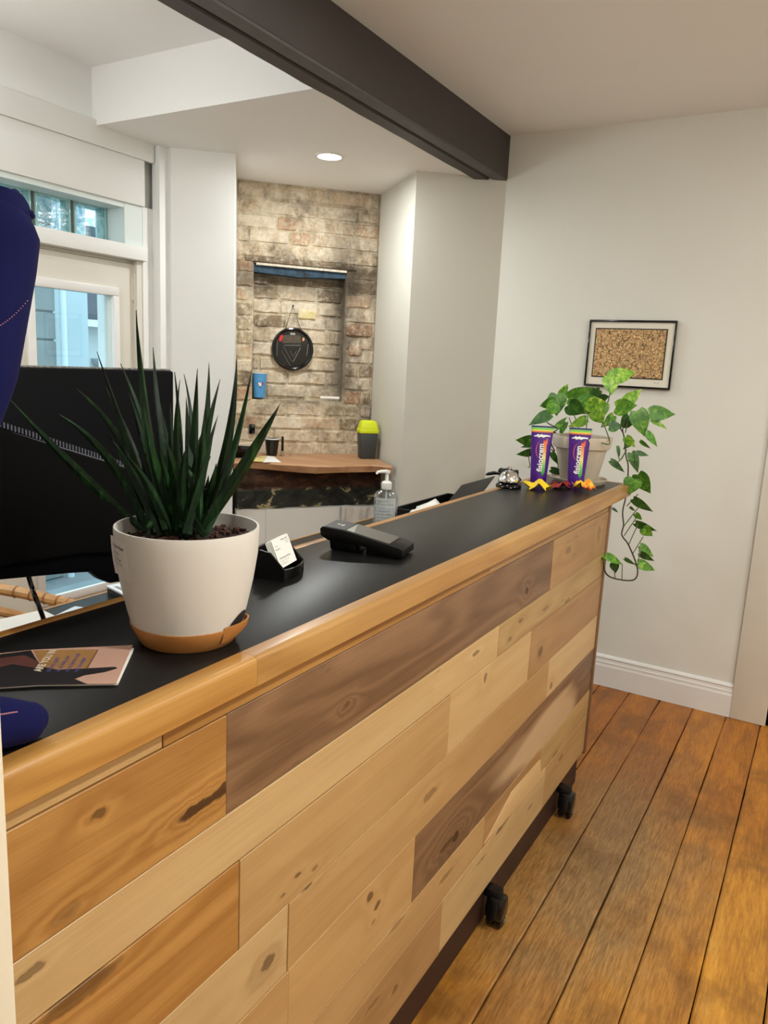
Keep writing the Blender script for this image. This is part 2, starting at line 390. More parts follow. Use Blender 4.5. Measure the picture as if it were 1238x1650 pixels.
mb.add(vs, fs); obj('beam_flange', mb, m_beam, beam)

# corner wall: angled face with a niche
A1 = Vector((-1.46, 3.49, 0)); A2 = Vector((-1.784, 3.217, 0)); Bk = Vector((-2.19, 3.577, 0)); BL = Vector((-2.705, 3.054, 0)); A3 = Vector((-2.397, 2.694, 0)); A4 = Vector((-2.60, 2.515, 0))
Zv = Vector((0, 0, 2.6))
wcr = smesh('wall_corner', MB().prism([A1, A2, Bk, Bk+Vector((.4, .5, 0)), A1+Vector((.1, .6, 0))], Zv), plain('pier_shade_paint', S(206, 203, 192), .75, var=.015, scale=3))  # wall paint darkened here: the pier's shade is put into its colour
smesh('wall_corner_left', MB().prism([A3, A4, A4+Vector((-.07, .02, 0)), A4+Vector((-.5, .6, 0)), BL+Vector((-.1, .2, 0)), BL], Zv), m_wallw)
OB = BL; U = (Bk-BL).normalized(); NB = Vector((U.y, -U.x, 0)); LB = (Bk-BL).length
def bw(u, z, d=0): return OB + U*u + NB*d + Vector((0, 0, z))
wb = smesh('wall_brick', MB().prism([bw(-.15, 0, -.0075), bw(.088, 0, -.0075), bw(.088, 0, -.30), bw(-.15, 0, -.30)], Zv*.89)
   .prism([bw(.568, 0, -.0075), bw(LB+.1, 0, -.0075), bw(LB+.1, 0, -.30), bw(.568, 0, -.30)], Zv*.89)
   .prism([bw(.088, 0, -.0075), bw(.568, 0, -.0075), bw(.568, 0, -.30), bw(.088, 0, -.30)], Vector((0, 0, 1.23)))
   .prism([bw(.088, 1.915, -.0075), bw(.568, 1.915, -.0075), bw(.568, 1.915, -.30), bw(.088, 1.915, -.30)], Vector((0, 0, .39)))
   .prism([bw(.088, 1.23, -.0785), bw(.568, 1.23, -.0785), bw(.568, 1.23, -.30), bw(.088, 1.23, -.30)], Vector((0, 0, .7))), m_mortar)
# brick mesh variants (unit: length x depth x height = 1)
def brick_mesh(seed):
    rnd = random.Random(seed); bm = bmesh.new(); N = 7; rings = []
    for i in range(N):
        x = -.5+i/(N-1); e = .03 if i in (0, N-1) else 0
        jit = lambda a: rnd.uniform(-a, a)
        rings.append([bm.verts.new((x+jit(.008)*(0 < i < N-1), y, z)) for y, z in ((.5, -.5+e+jit(.04)), (-.34, -.5+e+jit(.05)), (-.5+jit(.05)+e*2, -.40+jit(.05)), (-.5+jit(.06)+e*2, .38+jit(.05)), (-.34, .5-e+jit(.05)), (.5, .5-e+jit(.04)))])
    for i in range(N-1):
        for k in range(6): bm.faces.new((rings[i][k], rings[i][(k+1) % 6], rings[i+1][(k+1) % 6], rings[i+1][k]))
    bm.faces.new(rings[0][::-1]); bm.faces.new(rings[-1]); bmesh.ops.recalc_face_normals(bm, faces=bm.faces)
    me = bpy.data.meshes.new('brick'); bm.to_mesh(me); bm.free(); return me
variants = {}
for k, mt in (('n', m_brick), ('r', m_brickr), ('d', m_brickd), ('y', m_bricky)):
    variants[k] = []
    for i in range(4):
        me = brick_mesh(i*11+ord(k)); me.materials.append(mt)
        for p in me.polygons: p.use_smooth = False
        variants[k].append(me)
def brick(u0, u1, z0, z1, d, kind, thick=.06):
    o = bpy.data.objects.new('brick', random.choice(variants[kind])); SC.collection.objects.link(o); o.parent = wb
    c = bw((u0+u1)/2, (z0+z1)/2, d-thick/2+random.uniform(-.004, .003)) - wb.location
    rot = Matrix(((U.x, -NB.x, 0, 0), (U.y, -NB.y, 0, 0), (0, 0, 1, 0), (0, 0, 0, 1)))
    o.matrix_local = Matrix.Translation(c) @ rot @ Matrix.Rotation(random.uniform(-.012, .012), 4, 'Y') @ Matrix.Diagonal((u1-u0, thick, z1-z0, 1))
rb = random.Random(5)
def course(z, h, ulo, uhi, d, start, red=.16, dark=.15):
    u = ulo - start
    while u < uhi:
        w = rb.choice((.205, .2, .21, .105, .2)); a, b = max(u, ulo), min(u+w, uhi)
        if b-a > .025:
            q = rb.random(); kd = 'r' if q < red else ('d' if q < red+dark else 'n')
            brick(a+.006, b-.006, z+.003, z+h-.003, d-.001, kd)
        u += w
z = .935; i = 0; CH = .0722
while z < 2.30:
    h = min(CH+rb.uniform(-.003, .003), 2.303-z)
    st = (.0, .10, .05, .14)[i % 4]
    if z+h*.6 < 1.23 or z > 1.90:
        course(z, h, 0.0, LB, 0, st, red=.18 if z < 1.9 else .15, dark=.05 if z < 1.2 else .18)
    else:
        course(z, h, 0, .088, 0, st*.3, red=.3, dark=.35); course(z, h, .572, LB, 0, st*.5, red=.2, dark=.35)
    z += h; i += 1
z = 1.24; i = 0
while z < 1.85:
    h = min(CH+rb.uniform(-.003, .003), 1.86-z); course(z, h, .09, .566, -.07, (.12, .02, .16, .07)[i % 4], red=.10, dark=.12); z += h; i += 1
brick(.33, .42, 1.655, 1.70, -.064, 'y')
# broken brick hole on the right
brick(.595, .665, 1.478, 1.53, .008, 'r', .05)
# old lintel board with a white edge on top and blue flaking paint
t = NT('flaking_blue'); c = t.coord(); nz = t.noise(c, 28, 6, .75)
t.l(t.ramp(nz, [(.36, S(40, 30, 24)), (.46, S(44, 66, 84)), (.60, S(58, 84, 102)), (.70, S(38, 32, 28))]), t.b.inputs['Base Color']); t.b.inputs['Roughness'].default_value = .85; m_blue = t.m
li = obj('lintel_board', MB().prism([bw(.088, 1.872, -.014), bw(.2, 1.868, -.014), bw(.32, 1.862, -.014), bw(.45, 1.868, -.014), bw(.568, 1.872, -.014), bw(.568, 1.903, -.014), bw(.088, 1.908, -.014)], -NB*.07), m_blue, wb)
obj('lintel_edge', MB().prism([bw(.10, 1.906, .004), bw(.568, 1.900, .004), bw(.568, 1.900, -.03), bw(.10, 1.906, -.03)], Vector((0, 0, .011))), plain('chipped_white', S(214, 202, 184), .85, var=.3, scale=120), wb)
obj('lintel_sooty_brick', MB().prism([bw(.045, 1.922, .006), bw(.62, 1.914, .006), bw(.62, 1.914, -.03), bw(.045, 1.922, -.03)], Vector((0, 0, .03))), m_brickd, wb, bevel=.004)

# left wall: bulkhead, glass-block transom, door
YD0, YD1 = 1.40, 2.384
wl = smesh('wall_left', MB()
   .box((XL-.30, -1.6, -.02), (XL, YD0, 1.885)).box((XL-.30, -1.6, 1.885), (XL, .9, 2.05))
   .box((XL-.30, -1.6, 2.05), (XL, 2.418, 2.7)).box((XL-.30, 2.418, 2.05), (XL-.035, 2.75, 2.7))
   .box((XL-.30, 2.415, -.02), (XL, 2.75, 2.05)).box((XL-.30, YD0, 1.827), (XL-.02, 2.43, 1.885)), m_wallw)
smesh('trim_3', MB().box((XL, -1.5, 2.233), (XL+.022, 2.465, 2.325)), m_wallw, bevel=.002)          # board under the ceiling
smesh('trim_4', MB().box((XL, 2.47, 0), (XL+.045, 2.60, ZS)), m_wallw, bevel=.002)                  # vertical post by the corner
smesh('trim_5', MB().box((XL-.02, 1.2, 1.827), (XL+.02, 2.425, 1.884)), m_wallw, bevel=.002)         # ledge below the glass blocks
# door 1 in the left wall
dr = smesh('door_1', MB().box((XL-.075, YD0+.01, .02), (XL-.03, 1.90, 1.812)).box((XL-.075, 2.267, .02), (XL-.03, YD1, 1.812)).box((XL-.075, 1.90, 1.672), (XL-.03, 2.267, 1.812)).box((XL-.075, 1.90, .02), (XL-.03, 2.267, .42)), m_door)
fr = MB()
for (a, b) in (((1.866, 1.64+.03), (2.30, 1.70+.006)), ((1.866, .40), (2.30, .436))): fr.box((XL-.032, a[0], a[1]), (XL-.016, b[0], b[1]))
fr.box((XL-.032, 1.866, .436), (XL-.016, 1.90, 1.67)).box((XL-.032, 2.267, .436), (XL-.016, 2.30, 1.67))
obj('glazing_frame', fr, m_trim, dr, bevel=.004)
obj('hinge', MB().box((XL-.034, 2.374, 1.66), (XL-.02, 2.398, 1.76)).tube([(XL-.022, 2.386, 1.65), (XL-.022, 2.386, 1.77)], .006), m_door, dr)
t = NT('window_glass'); tr = t.n('ShaderNodeBsdfTransparent'); tr.inputs[0].default_value = (.93, .98, .98, 1); gl = t.n('ShaderNodeBsdfGlossy', i_Roughness=.03)
mx = t.n('ShaderNodeMixShader', i_0=.07); t.l(tr.outputs[0], mx.inputs[1]); t.l(gl.outputs[0], mx.inputs[2]); t.l(mx.outputs[0], t.out.inputs[0]); m_glass = t.m
obj('glass_pane', MB().box((XL-.062, 1.90, .42), (XL-.056, 2.267, 1.672)), m_glass, dr)
smesh('trim_6', MB().box((XL-.10, 2.385, 0), (XL-.005, 2.418, 1.83)).box((XL-.10, 1.35, 1.815), (XL-.04, 2.418, 1.83)), m_door)
# glass blocks
def glassblock():
    t = NT('glass_block'); c = t.coord(); n1 = t.noise(c, 13, 2, .5, 1.6); n2 = t.noise(c, 45, 2, .5, .8)
    tr = t.n('ShaderNodeBsdfTranslucent'); tp = t.n('ShaderNodeBsdfTransparent'); gl = t.n('ShaderNodeBsdfGlossy', i_Roughness=.1)
    col = t.ramp(n1, [(.34, (.66, .82, .85, 1)), (.45, (.84, .95, .95, 1)), (.50, (1, 1, 1, 1)), (.60, (1, 1, 1, 1)), (.66, (.70, .86, .88, 1))])  # swirls of refracted light painted into the glass tint by noise
    t.l(col, tp.inputs[0]); m1 = t.n('ShaderNodeMixShader', i_0=.12); t.l(tp.outputs[0], m1.inputs[1]); t.l(gl.outputs[0], m1.inputs[2])
    bp = t.n('ShaderNodeBump', i_0=.7, i_1=.01); t.l(n2, bp.inputs['Height']); t.l(bp.outputs[0], gl.inputs['Normal'])
    t.l(m1.outputs[0], t.out.inputs[0]); return t.m
m_gb = glassblock(); m_gbe = plain('glass_block_edge', S(176, 214, 208), .15, 0, **{'Transmission_Weight': .4})
m_grout = plain('grout', S(92, 96, 92), .9, var=.1, scale=50)
yy = 2.315; gi = 0
win = smesh('window_1', MB().box((XL-.16, .85, 1.875), (XL-.10, 2.33, 1.889)).box((XL-.16, .85, 2.034), (XL-.10, 2.33, 2.06)), m_grout)
while yy > .95:
    a, b = yy-.165, yy; z0, z1 = 1.889, 2.034; x0, x1 = XL-.155, XL-.105
    gbk = obj('glass_block', MB().box((x0, a+.012, z0+.010), (x0+.006, b-.012, z1-.010)).box((x1-.006, a+.012, z0+.010), (x1, b-.012, z1-.010)), m_gb, win, bevel=.002)
    ed = MB()
    for (p, q) in (((a+.002, z0), (a+.012, z1)), ((b-.012, z0), (b-.002, z1)), ((a+.012, z0), (b-.012, z0+.010)), ((a+.012, z1-.010), (b-.012, z1))): ed.box((x0-.002, p[0], p[1]), (x1+.003, q[0], q[1]))
    obj('block_rim', ed, m_gbe, gbk, bevel=.003)
    obj('grout_joint', MB().box((x0, a-.010, z0), (x1-.002, a+.001, z1)), m_grout, win)
    yy -= .177; gi += 1
smesh('trim_7', MB().box((XL-.16, 2.32, 1.885), (XL-.001, 2.414, 2.0495)).box((XL-.14, .9, 2.03), (XL-.003, 2.33, 2.052)), plain('reveal_paint', S(222, 230, 228), .5))
smesh('trim_8', MB().box((XL+.0, -1.5, 2.05), (XL+.012, 2.42, 2.233)), m_wallw, bevel=.002)

# niche front panel below the shelf

# ================================================================= COUNTER
T = 1.06; XP = -.62
counter = thing('reception_counter', (-.75, 1.4, 0), 'long reception counter clad in mixed light and walnut planks with a black top', 'counter')
YE = 2.80; YP = 2.575; Y0 = .10
m_maple_trim = wood('edge_trim_wood', S(200, 152, 82), S(156, 104, 46), 1, 3, 6, .5, .38, coat=.15, contrast=.9)
obj('countertop', MB().box((-.917, Y0, T-.035), (-.632, YE-.012, T)), m_lam, counter, bevel=.0008)
# bullnosed front edging
def nose(y): 
    pts = [(-.632, T-.034), (-.632, T+.0005)]
    for k in range(7):
        a = math.pi/2*k/6; pts.append((-.6125+.009*math.sin(a), T-.0085+.009*math.cos(a)))
    pts += [(-.603, T-.040), (-.606, T-.043), (-.632, T-.043)]
    return [(x, y, z) for x, z in pts]
obj('front_edging', MB().prism(nose(Y0), (0, .73-Y0-.0004, 0)), m_maple_trim, counter, smooth=True)
obj('front_edging', MB().prism(nose(.73), (0, YE-.73, 0)), wood('edge_trim_wood_far', S(198, 156, 92), S(158, 110, 56), 1, 5, 6, .5, .38, coat=.15, contrast=.9), counter, smooth=True)
obj('back_edging', MB().box((-.936, Y0, T-.035), (-.917, YE, T+.0005)), m_maple_trim, counter, bevel=.001)
obj('end_edging', MB().box((-.917, YE-.012, T-.035), (-.632, YE, T+.0004)), m_maple_trim, counter, bevel=.001)
obj('carcass', MB().box((-.89, Y0+.01, .12), (XP-.014, YP-.01, T-.035)), plain('carcass', S(120, 88, 60), .7), counter)
m_base = plain('plinth_board', S(52, 27, 15), .6, var=.2, scale=12)
obj('plinth', MB().box((-.87, Y0+.02, .0), (-.632, 2.545, .12)), m_base, counter)
# planks: rows of (z0, z1, [(y1, kind, seed, knots_px)])
CR = Vector((-.75, 1.4, 0))
LT = {'mL': (S(212, 182, 134), S(180, 142, 94)), 'mT': (S(200, 164, 114), S(166, 126, 78)), 'mO': (S(194, 146, 84), S(142, 92, 40)), 'wal': (S(148, 114, 84), S(92, 64, 44)),
      'brn': (S(188, 148, 102), S(142, 104, 62)), 'spl': (S(204, 172, 118), S(150, 112, 68))}
def kn(*ks):
    out = []
    for (px, py, rl, rc, st) in ks:
        p = at(px, py, 0, XP) - CR; out.append(((XP-CR.x, p.y, p.z), rl, rc, st))
    return out
SAP = {'wal': (S(196, 166, 130), .58, .68)}
rows = [
 (.991, 1.016, [(.36, 'mT', 1, []), (.583, 'mT', 2, []), (1.549, 'mO', 3, []), (2.20, 'brn', 4, []), (YP, 'brn', 5, [])]),
 (.847, .990, [(.692, 'mO', 11, kn((318, 1303, .035, .008, .95), (345, 1284, .05, .006, .95), (362, 1268, .03, .006, .9), (157, 1312, .012, .006, .7), (105, 1475, .02, .01, .35))), (2.002, 'wal', 12, kn((850, 952, .012, .010, .95), (560, 1136, .01, .005, .6))), (YP, 'brn', 13, kn((916, 886, .03, .012, .35), (965, 860, .02, .03, .3)))]),
 (.765, .846, [(1.30, 'mL', 21, kn((48, 1568, .02, .006, .6))), (1.64, 'mL', 22, kn((768, 1052, .02, .006, .6))), (YP, 'spl', 23, kn((840, 1000, .02, .006, .55), (880, 980, .03, .008, .5), (915, 968, .03, .006, .55), (822, 1030, .015, .006, .5)))]),
 (.623, .764, [(.72, 'mO', 31, kn((130, 1600, .06, .012, .6))), (1.385, 'mT', 32, kn((480, 1410, .010, .005, .7), (455, 1444, .008, .004, .6), (508, 1397, .008, .004, .5))), (1.88, 'mL', 33, kn((783, 1092, .012, .012, .6))), (YP, 'brn', 34, kn((871, 1050, .022, .016, .65)))]),
 (.502, .622, [(.835, 'mL', 41, kn((433, 1551, .02, .011, .7), (428, 1558, .045, .03, .2))), (2.062, 'mT', 42, kn((694, 1279, .035, .010, .45), (497, 1427, .018, .004, .8))), (YP, 'mL', 43, kn((889, 1105, .014, .012, .6)))]),
 (.346, .501, [(.84, 'mT', 51, []), (1.26, 'mT', 52, kn((598, 1444, .012, .010, .75), (609, 1458, .012, .009, .75), (603, 1485, .01, .005, .4))), (YP, 'wal', 53, kn((735, 1348, .020, .014, 1.0), (722, 1360, .045, .008, .75), (728, 1375, .10, .05, .25), (934, 1000+60, .05, .008, .5)))]),
 (.252, .345, [(1.643, 'mT', 61, kn((640, 1490, .03, .006, .3), (720, 1410, .04, .008, .4))), (2.06, 'brn', 62, kn((866, 1290, .02, .007, .4))), (YP, 'spl', 63, kn((895, 1215, .03, .01, .45), (922, 1215, .02, .01, .5)))]),
 (.112, .251, [(1.417, 'brn', 71, kn((638, 1592, .015, .009, .55), (600, 1620, .03, .005, .4))), (2.13, 'mL', 72, kn((806, 1337, .03, .008, .65), (815, 1325, .03, .006, .5), (777, 1385, .03, .005, .5), (855, 1300, .02, .006, .5))), (YP, 'mT', 73, kn((905, 1220, .03, .008, .5)))]),
]
for (z0, z1, pl) in rows:
    y = Y0+.02
    for (y1, kind, seed, ks) in pl:
        pr = random.uniform(-.0012, .0006)
        a, b = LT[kind]; j = random.uniform(.93, 1.06)
        a = tuple(min(1, c*j) for c in a[:3])+(1,); b = tuple(min(1, c*j) for c in b[:3])+(1,)
        mm = wood('plank_wood', a, b, 1, seed, {'wal': 8, 'mO': 5}.get(kind, 4), .46, .42, ks, coat=.05, contrast={'wal': .75, 'mO': .8}.get(kind, .45), streak=SAP.get(kind))
        obj('plank', MB().box((XP-.014, y+.0005, z0+.0005), (XP+pr, y1-.0005, z1-.0005)), mm, counter, bevel=.0009, bseg=1)
        y = y1
# pale sapwood wedge let into the lower row
pA, pB, pC, pD = [at(*q, 0, XP+.0012) for q in ((781, 1360), (786, 1330), (874, 1228), (872, 1243))]
obj('sapwood_inlay', MB().prism([pA, at(800, 1338, 0, XP+.0012), at(840, 1292, 0, XP+.0012), at(878, 1247, 0, XP+.0012), at(879, 1237, 0, XP+.0012), at(872, 1246, 0, XP+.0012), at(871, 1224, 0, XP+.0012), at(826, 1275, 0, XP+.0012)], (-.004, 0, 0)), wood('sapwood', S(228, 196, 148), S(204, 164, 112), 1, 9, 4), counter)
m_ang = plain('corner_strip', S(120, 88, 62), .4, .0, var=.1)
obj('corner_strip', MB().box((XP-.02, YP, .10), (XP+.004, YP+.022, T-.043)), m_ang, counter, bevel=.002)
obj('end_panel', MB().box((-.89, YP-.012, .12), (XP-.02, YP+.006, T-.036)), wood('end_panel_wood', *LT['brn'], 2, 8), counter)
# casters
def caster(loc, label):
    r = thing('caster', loc, label, 'caster', 'casters under the counter'); x, y, _ = loc
    obj('wheel', MB().lathe([(0, -.009), (.018, -.009), (.022, -.006), (.022, .006), (.018, .009), (0, .009)], (x, y, .022), 20, Matrix.Rotation(math.pi/2, 4, 'Y')), m_black, r, smooth=True)
    obj('wheel', MB().lathe([(0, -.008), (.018, -.008), (.022, -.005), (.022, .005), (.018, .008), (0, .008)], (x+.024, y+.002, .022), 20, Matrix.Rotation(math.pi/2, 4, 'Y')), m_black, r, smooth=True)
    obj('fork', MB().prism([(x-.012, y-.022, .028), (x-.012, y+.020, .028), (x-.012, y+.028, .058), (x-.012, y+.022, .088), (x-.012, y-.018, .092), (x-.012, y-.028, .058)], (.048, 0, 0)), m_blackgl, r, bevel=.007)
    obj('axle', MB().lathe([(0, .0), (.006, 0), (.006, .004), (.003, .006), (0, .006)], (x+.034, y+.002, .022), 12, Matrix.Rotation(math.pi/2, 4, 'Y')), m_steel, r, smooth=True)
    obj('brake_lever', MB().prism([(x+.0, y-.034, .05), (x+.0, y-.044, .044), (x+.0, y-.022, .092), (x+.0, y-.014, .092)], (.026, 0, 0)), m_black, r, bevel=.003)
    obj('mount', MB().prism([(x-.022, y-.018, .085), (x-.022, y+.022, .085), (x-.022, y+.018, .107), (x-.022, y-.012, .107)], (.044, 0, 0)), m_black, r, bevel=.004)
    return r
caster((-.606, 1.71, 0), 'black twin-wheel caster under the counter front, nearer of the two')
caster((-.606, 2.31, 0), 'black twin-wheel caster near the far end of the counter')

# ================================================================= DESK BEHIND
DZ = .88
desk = thing('work_desk', (-1.18, 1.5, 0), 'black topped work desk with a light wood edge behind the counter', 'desk')
obj('desktop', MB().box((-1.428, -.2, DZ-.03), (-.945, 2.95, DZ)), m_lam, desk)
obj('desk_edging', MB().box((-1.436, -.2, DZ-.03), (-1.428, 2.95, DZ+.0005)), m_maple_trim, desk)
for (yy_) in (-.18, 2.90): obj('desk_side', MB().box((-1.41, yy_, 0), (-.93, yy_+.03, DZ-.03)), m_black, desk)

# monitor (back to us, parallel to the counter)
mon = thing('computer_monitor', (-1.15, .80, DZ), 'large black computer monitor seen from behind, left of the potted plant', 'monitor')
mx0, mx1 = -1.165, -1.150
def mp(px, py, x): return at(px, py, 0, x)
yl, yr, zt, zb = .36, 1.113, 1.408, 1.01
shell = [(mx0, yl, 1.07), (mx0, .70, 1.066), (mx0, .86, 1.045), (mx0, .905, 1.038), (mx0, .925, 1.02), (mx0, .95, 1.006), (mx0, yr, .99), (mx0, yr, zt), (mx0, yl, zt)]
obj('screen_back', MB().prism(shell, (.02, 0, 0)), m_monitor, mon, bevel=.005)
hs = [(mx1-.005, yl+.03, 1.10), (mx1-.005, .72, 1.09), (mx1-.005, .88, 1.08), (mx1-.005, 1.0, 1.06), (mx1-.005, 1.04, 1.14), (mx1-.005, .985, 1.225), (mx1-.005, .72, 1.318), (mx1-.005, yl+.03, 1.40)]
hou = obj('rear_housing', MB().prism(hs, (.028, 0, 0)), plain('monitor_housing', S(1, 1, 2), .85, Specular_IOR_Level=.15), mon, bevel=.008)
vm = plain('vent_metal', S(96, 98, 112), .4, .3); mb = MB()
p0 = Vector((mx1+.018, .70, 1.326)); p1 = Vector((mx1+.018, .99, 1.224))
mb.tube([p0+Vector((0, -.05, .012)), p1], .0016, 6)
for k in range(46):
    q = p0.lerp(p1, k/46); mb.box(q+Vector((-.004, -.0014, 0)), q+Vector((0, .0014, .009)))
o = obj('vent_grille', mb, vm, hou); 
obj('bezel_edge', MB().tube([(mx0+.012, yl, zt+.001), (mx0+.012, yr-.004, zt+.001)], .0022, 6), plain('speckled_dust', S(120, 118, 116), .8, var=.6, scale=160), mon)
obj('stand_neck', MB().box((-1.20, .55, DZ+.012), (-1.175, .66, 1.2)), m_black, mon, bevel=.004)
obj('stand_base', MB().box((-1.28, .48, DZ+.0005), (-1.12, .74, DZ+.012)), m_black, mon, bevel=.004)
cb = catmull([at(45, 925, 0, -1.16), at(52, 948, 0, -1.15), at(62, 975, 0, -1.12), Vector((-1.08, .80, DZ+.009)), Vector((-1.0, .82, DZ+.009))], 6)
obj('cable', MB().tube(cb, .0042, 8), m_blackgl, mon, smooth=True)

# papers and book on the desk
def sheet_stack(name, c, sx, sy, h, rot, mat, label, cat, n=1, group=None):
    m = Matrix.Translation(c) @ Matrix.Rotation(rot, 4, 'Z'); r = thing(name, c, label, cat, group) if n > 1 else None
    if n == 1: return obj(name, MB().box((-sx/2, -sy/2, 0), (sx/2, sy/2, h), m), mat, label=label, cat=cat, group=group)
    for k in range(n):
        mk = m @ Matrix.Translation((random.uniform(-.004, .004), random.uniform(-.004, .004), h*k/n)) @ Matrix.Rotation(random.uniform(-.03, .03), 4, 'Z')
        obj('sheet', MB().box((-sx/2, -sy/2, 0), (sx/2, sy/2, h/n*.9), mk), mat, r)
    return r
m_gpaper = plain('glossy_paper', S(226, 232, 238), .18)
sheet_stack('paper_stack', (-1.352, .84, DZ+.0008), .13, .26, .012, -.15, m_paper, 'stack of white papers on the desk under the monitor', 'paper', 4)
sheet_stack('glossy_sheet', (-1.31, 1.02, DZ+.0005), .14, .12, .002, .3, m_gpaper, 'glossy pale sheet on the desk right of the cable', 'paper')
bk = thing('magazine', (-1.26, 1.26, DZ), 'thick glossy magazine lying on the desk beside the white plant pot', 'magazine')
mk = Matrix.Translation((-1.26, 1.26, DZ)) @ Matrix.Rotation(-.25, 4, 'Z')
obj('cover', MB().box((-.14, -.13, .014), (.14, .13, .018), mk), m_gpaper, bk)
obj('pages', MB().box((-.138, -.128, .001), (.138, .128, .014), mk), plain('dark_pages', S(40, 44, 48), .6), bk)
mt = MB()
for k in range(9): mt.box((-.12, -.12+k*.027, .0181), (.12, -.112+k*.027, .0184), mk)
obj('cover_stripes', mt, plain('grey_print', S(120, 132, 140), .3), bk)

# rattan chair beyond the desk
m_rat = wood('rattan', S(222, 176, 120), S(168, 116, 66), 0, 2, 5, .4, .45)
m_ratd = plain('rattan_binding', S(150, 104, 62), .55, var=.25, scale=80)
ch = thing('rattan_armchair', (-2.05, 1.20, 0), 'light rattan armchair by the glazed door, seen below the monitor', 'chair')
arm = catmull([(-2.40, 1.25, .74), (-2.34, 1.38, .68), (-2.22, 1.49, .645), (-2.08, 1.535, .63), (-1.99, 1.55, .628)], 6)
obj('arm', MB().tube(arm, .019, 10), m_rat, ch, smooth=True)
arm2 = catmull([(-2.42, 1.22, .67), (-2.36, 1.36, .63), (-2.26, 1.45, .60), (-2.12, 1.49, .59), (-2.0, 1.51, .59)], 6)
obj('arm', MB().tube([p+Vector((.0, -.02, -.01)) for p in arm2], .016, 10), m_rat, ch, smooth=True)
for k in range(10):
    q = arm[k*2+1]; obj('binding', MB().lathe([(.0195, -.004), (.0215, 0), (.0195, .004)], q, 10, Vector((1, .4, -.15)).to_track_quat('Z', 'Y').to_matrix().to_4x4()), m_ratd, ch, smooth=True)
for (x, y) in ((-2.38, 1.28), (-2.02, 1.5), (-2.4, .85), (-1.9, .85)): obj('leg', MB().tube([(x, y, 0), (x, y, .62)], .017, 8), m_rat, ch, smooth=True)
st_ = MB()
for k in range(14): st_.tube([(-2.40+k*.034, .84, .42), (-2.36+k*.026, 1.48, .42)], .012, 6)
obj('woven_seat', st_, m_ratd, ch, smooth=True)
bb = MB()
for k in range(12): bb.tube([(-2.40, .84+k*.04, .42), (-2.48, .84+k*.04, .95)], .01, 6)
obj('woven_back', bb, m_ratd, ch, smooth=True)

# ================================================================= PLANT POT + SPIKY PLANT
def lens_solve(px, py, dep): return pd(px, py, dep)
PC = at(303, 1027, 2, T); PS = .945
def rr_(z):  # pot wall radius by height above the counter
    P = [(0, .068), (.006, .072), (.02, .0755), (.05, .084), (.09, .0925), (.13, .0985), (.165, .100)]
    for a, b in zip(P, P[1:]):
        if z <= b[0]: return a[1]+(b[1]-a[1])*(z-a[0])/(b[0]-a[0])
    return P[-1][1]
pot = thing('spiky_potted_plant', PC, 'spiky dark green plant in a white pot with a tan saucer on the counter', 'plant')
m_potw = plain('pot_white', S(212, 206, 200), .45)
prof = [(.05, .024)] + [(rr_(z), z) for z in (.0285, .03, .035, .05, .07, .09, .11, .13, .15, .165)] + [(.0995, .1675), (.0965, .1675), (.0955, .160), (.0950, .13), (.09, .12)]
potm = obj('pot', MB().lathe(prof, PC, 64), m_potw, pot, smooth=True)
m_sauc = plain('saucer_tan', S(176, 116, 58), .5, var=.06, scale=140)
obj('saucer', MB().lathe([(0, .0), (.064, .0), (.0672, .002), (.0800, .028), (.0802, .0305), (.0775, .0308), (.0745, .024), (0, .022)], PC, 56), m_sauc, pot, smooth=True)
vs = []; fs = []; NK = 14
for k in range(NK+1):
    t_ = k/NK; a = math.radians(-8+t_*52); e_ = math.sin(math.pi*t_)**.7; ca, sa = math.cos(a), math.sin(a)
    for (r_, z_) in ((.0740, .010), (.0795+.008*e_, .026), (.0800+.0105*e_, .034+.004*e_), (.0782+.0100*e_, .034+.004*e_), (.0770+.004*e_, .024), (.074, .018)): vs.append(PC+Vector((r_*ca, r_*sa, z_)))
for k in range(NK):
    for q_ in range(5): fs.append((k*6+q_, (k+1)*6+q_, (k+1)*6+q_+1, k*6+q_+1))
obj('saucer_spout', MB().add(vs, fs), m_sauc, pot, smooth=True)
vs = []; fs = []
for k in range(NK+1):
    t_ = k/NK; a = math.radians(-2+t_*40); e_ = math.sin(math.pi*t_)**.7
    for z_ in (.030, .031+.020*e_): vs.append(PC+Vector(((rr_(z_)+.0006)*math.cos(a), (rr_(z_)+.0006)*math.sin(a), z_)))
for k in range(NK): fs.append((k*2, k*2+2, k*2+3, k*2+1))
obj('watering_gap', MB().add(vs, fs), m_dark, pot, smooth=True)
# soil
t = NT('potting_soil'); nz = t.noise(t.coord(), 120, 5, .75)
t.l(t.ramp(nz, [(.35, S(16, 8, 6)), (.6, S(52, 28, 20)), (.78, S(110, 74, 56))]), t.b.inputs['Base Color']); t.b.inputs['Roughness'].default_value = .95; t.bump(nz, 1, .004); m_soil = t.m
mb = MB(); n = 34; vs = [PC+Vector((0, 0, .147))]; fs = []
for i in range(1, 11):
    for k in range(n):
        a = 2*math.pi*k/n; r = .0945*i/10; z = .148+.006*mnoise.noise(Vector((r*60*math.cos(a), r*60*math.sin(a), 0)))-.004*(i/10)**3
        vs.append(PC+Vector((r*math.cos(a), r*math.sin(a), z)))
for k in range(n): fs.append((0, 1+k, 1+(k+1) % n))
for i in range(9):
    for k in range(n): fs.append((1+i*n+k, 1+(i+1)*n+k, 1+(i+1)*n+(k+1) % n, 1+i*n+(k+1) % n))
mb.add(vs, fs); obj('soil', mb, m_soil, pot)
mb = MB()
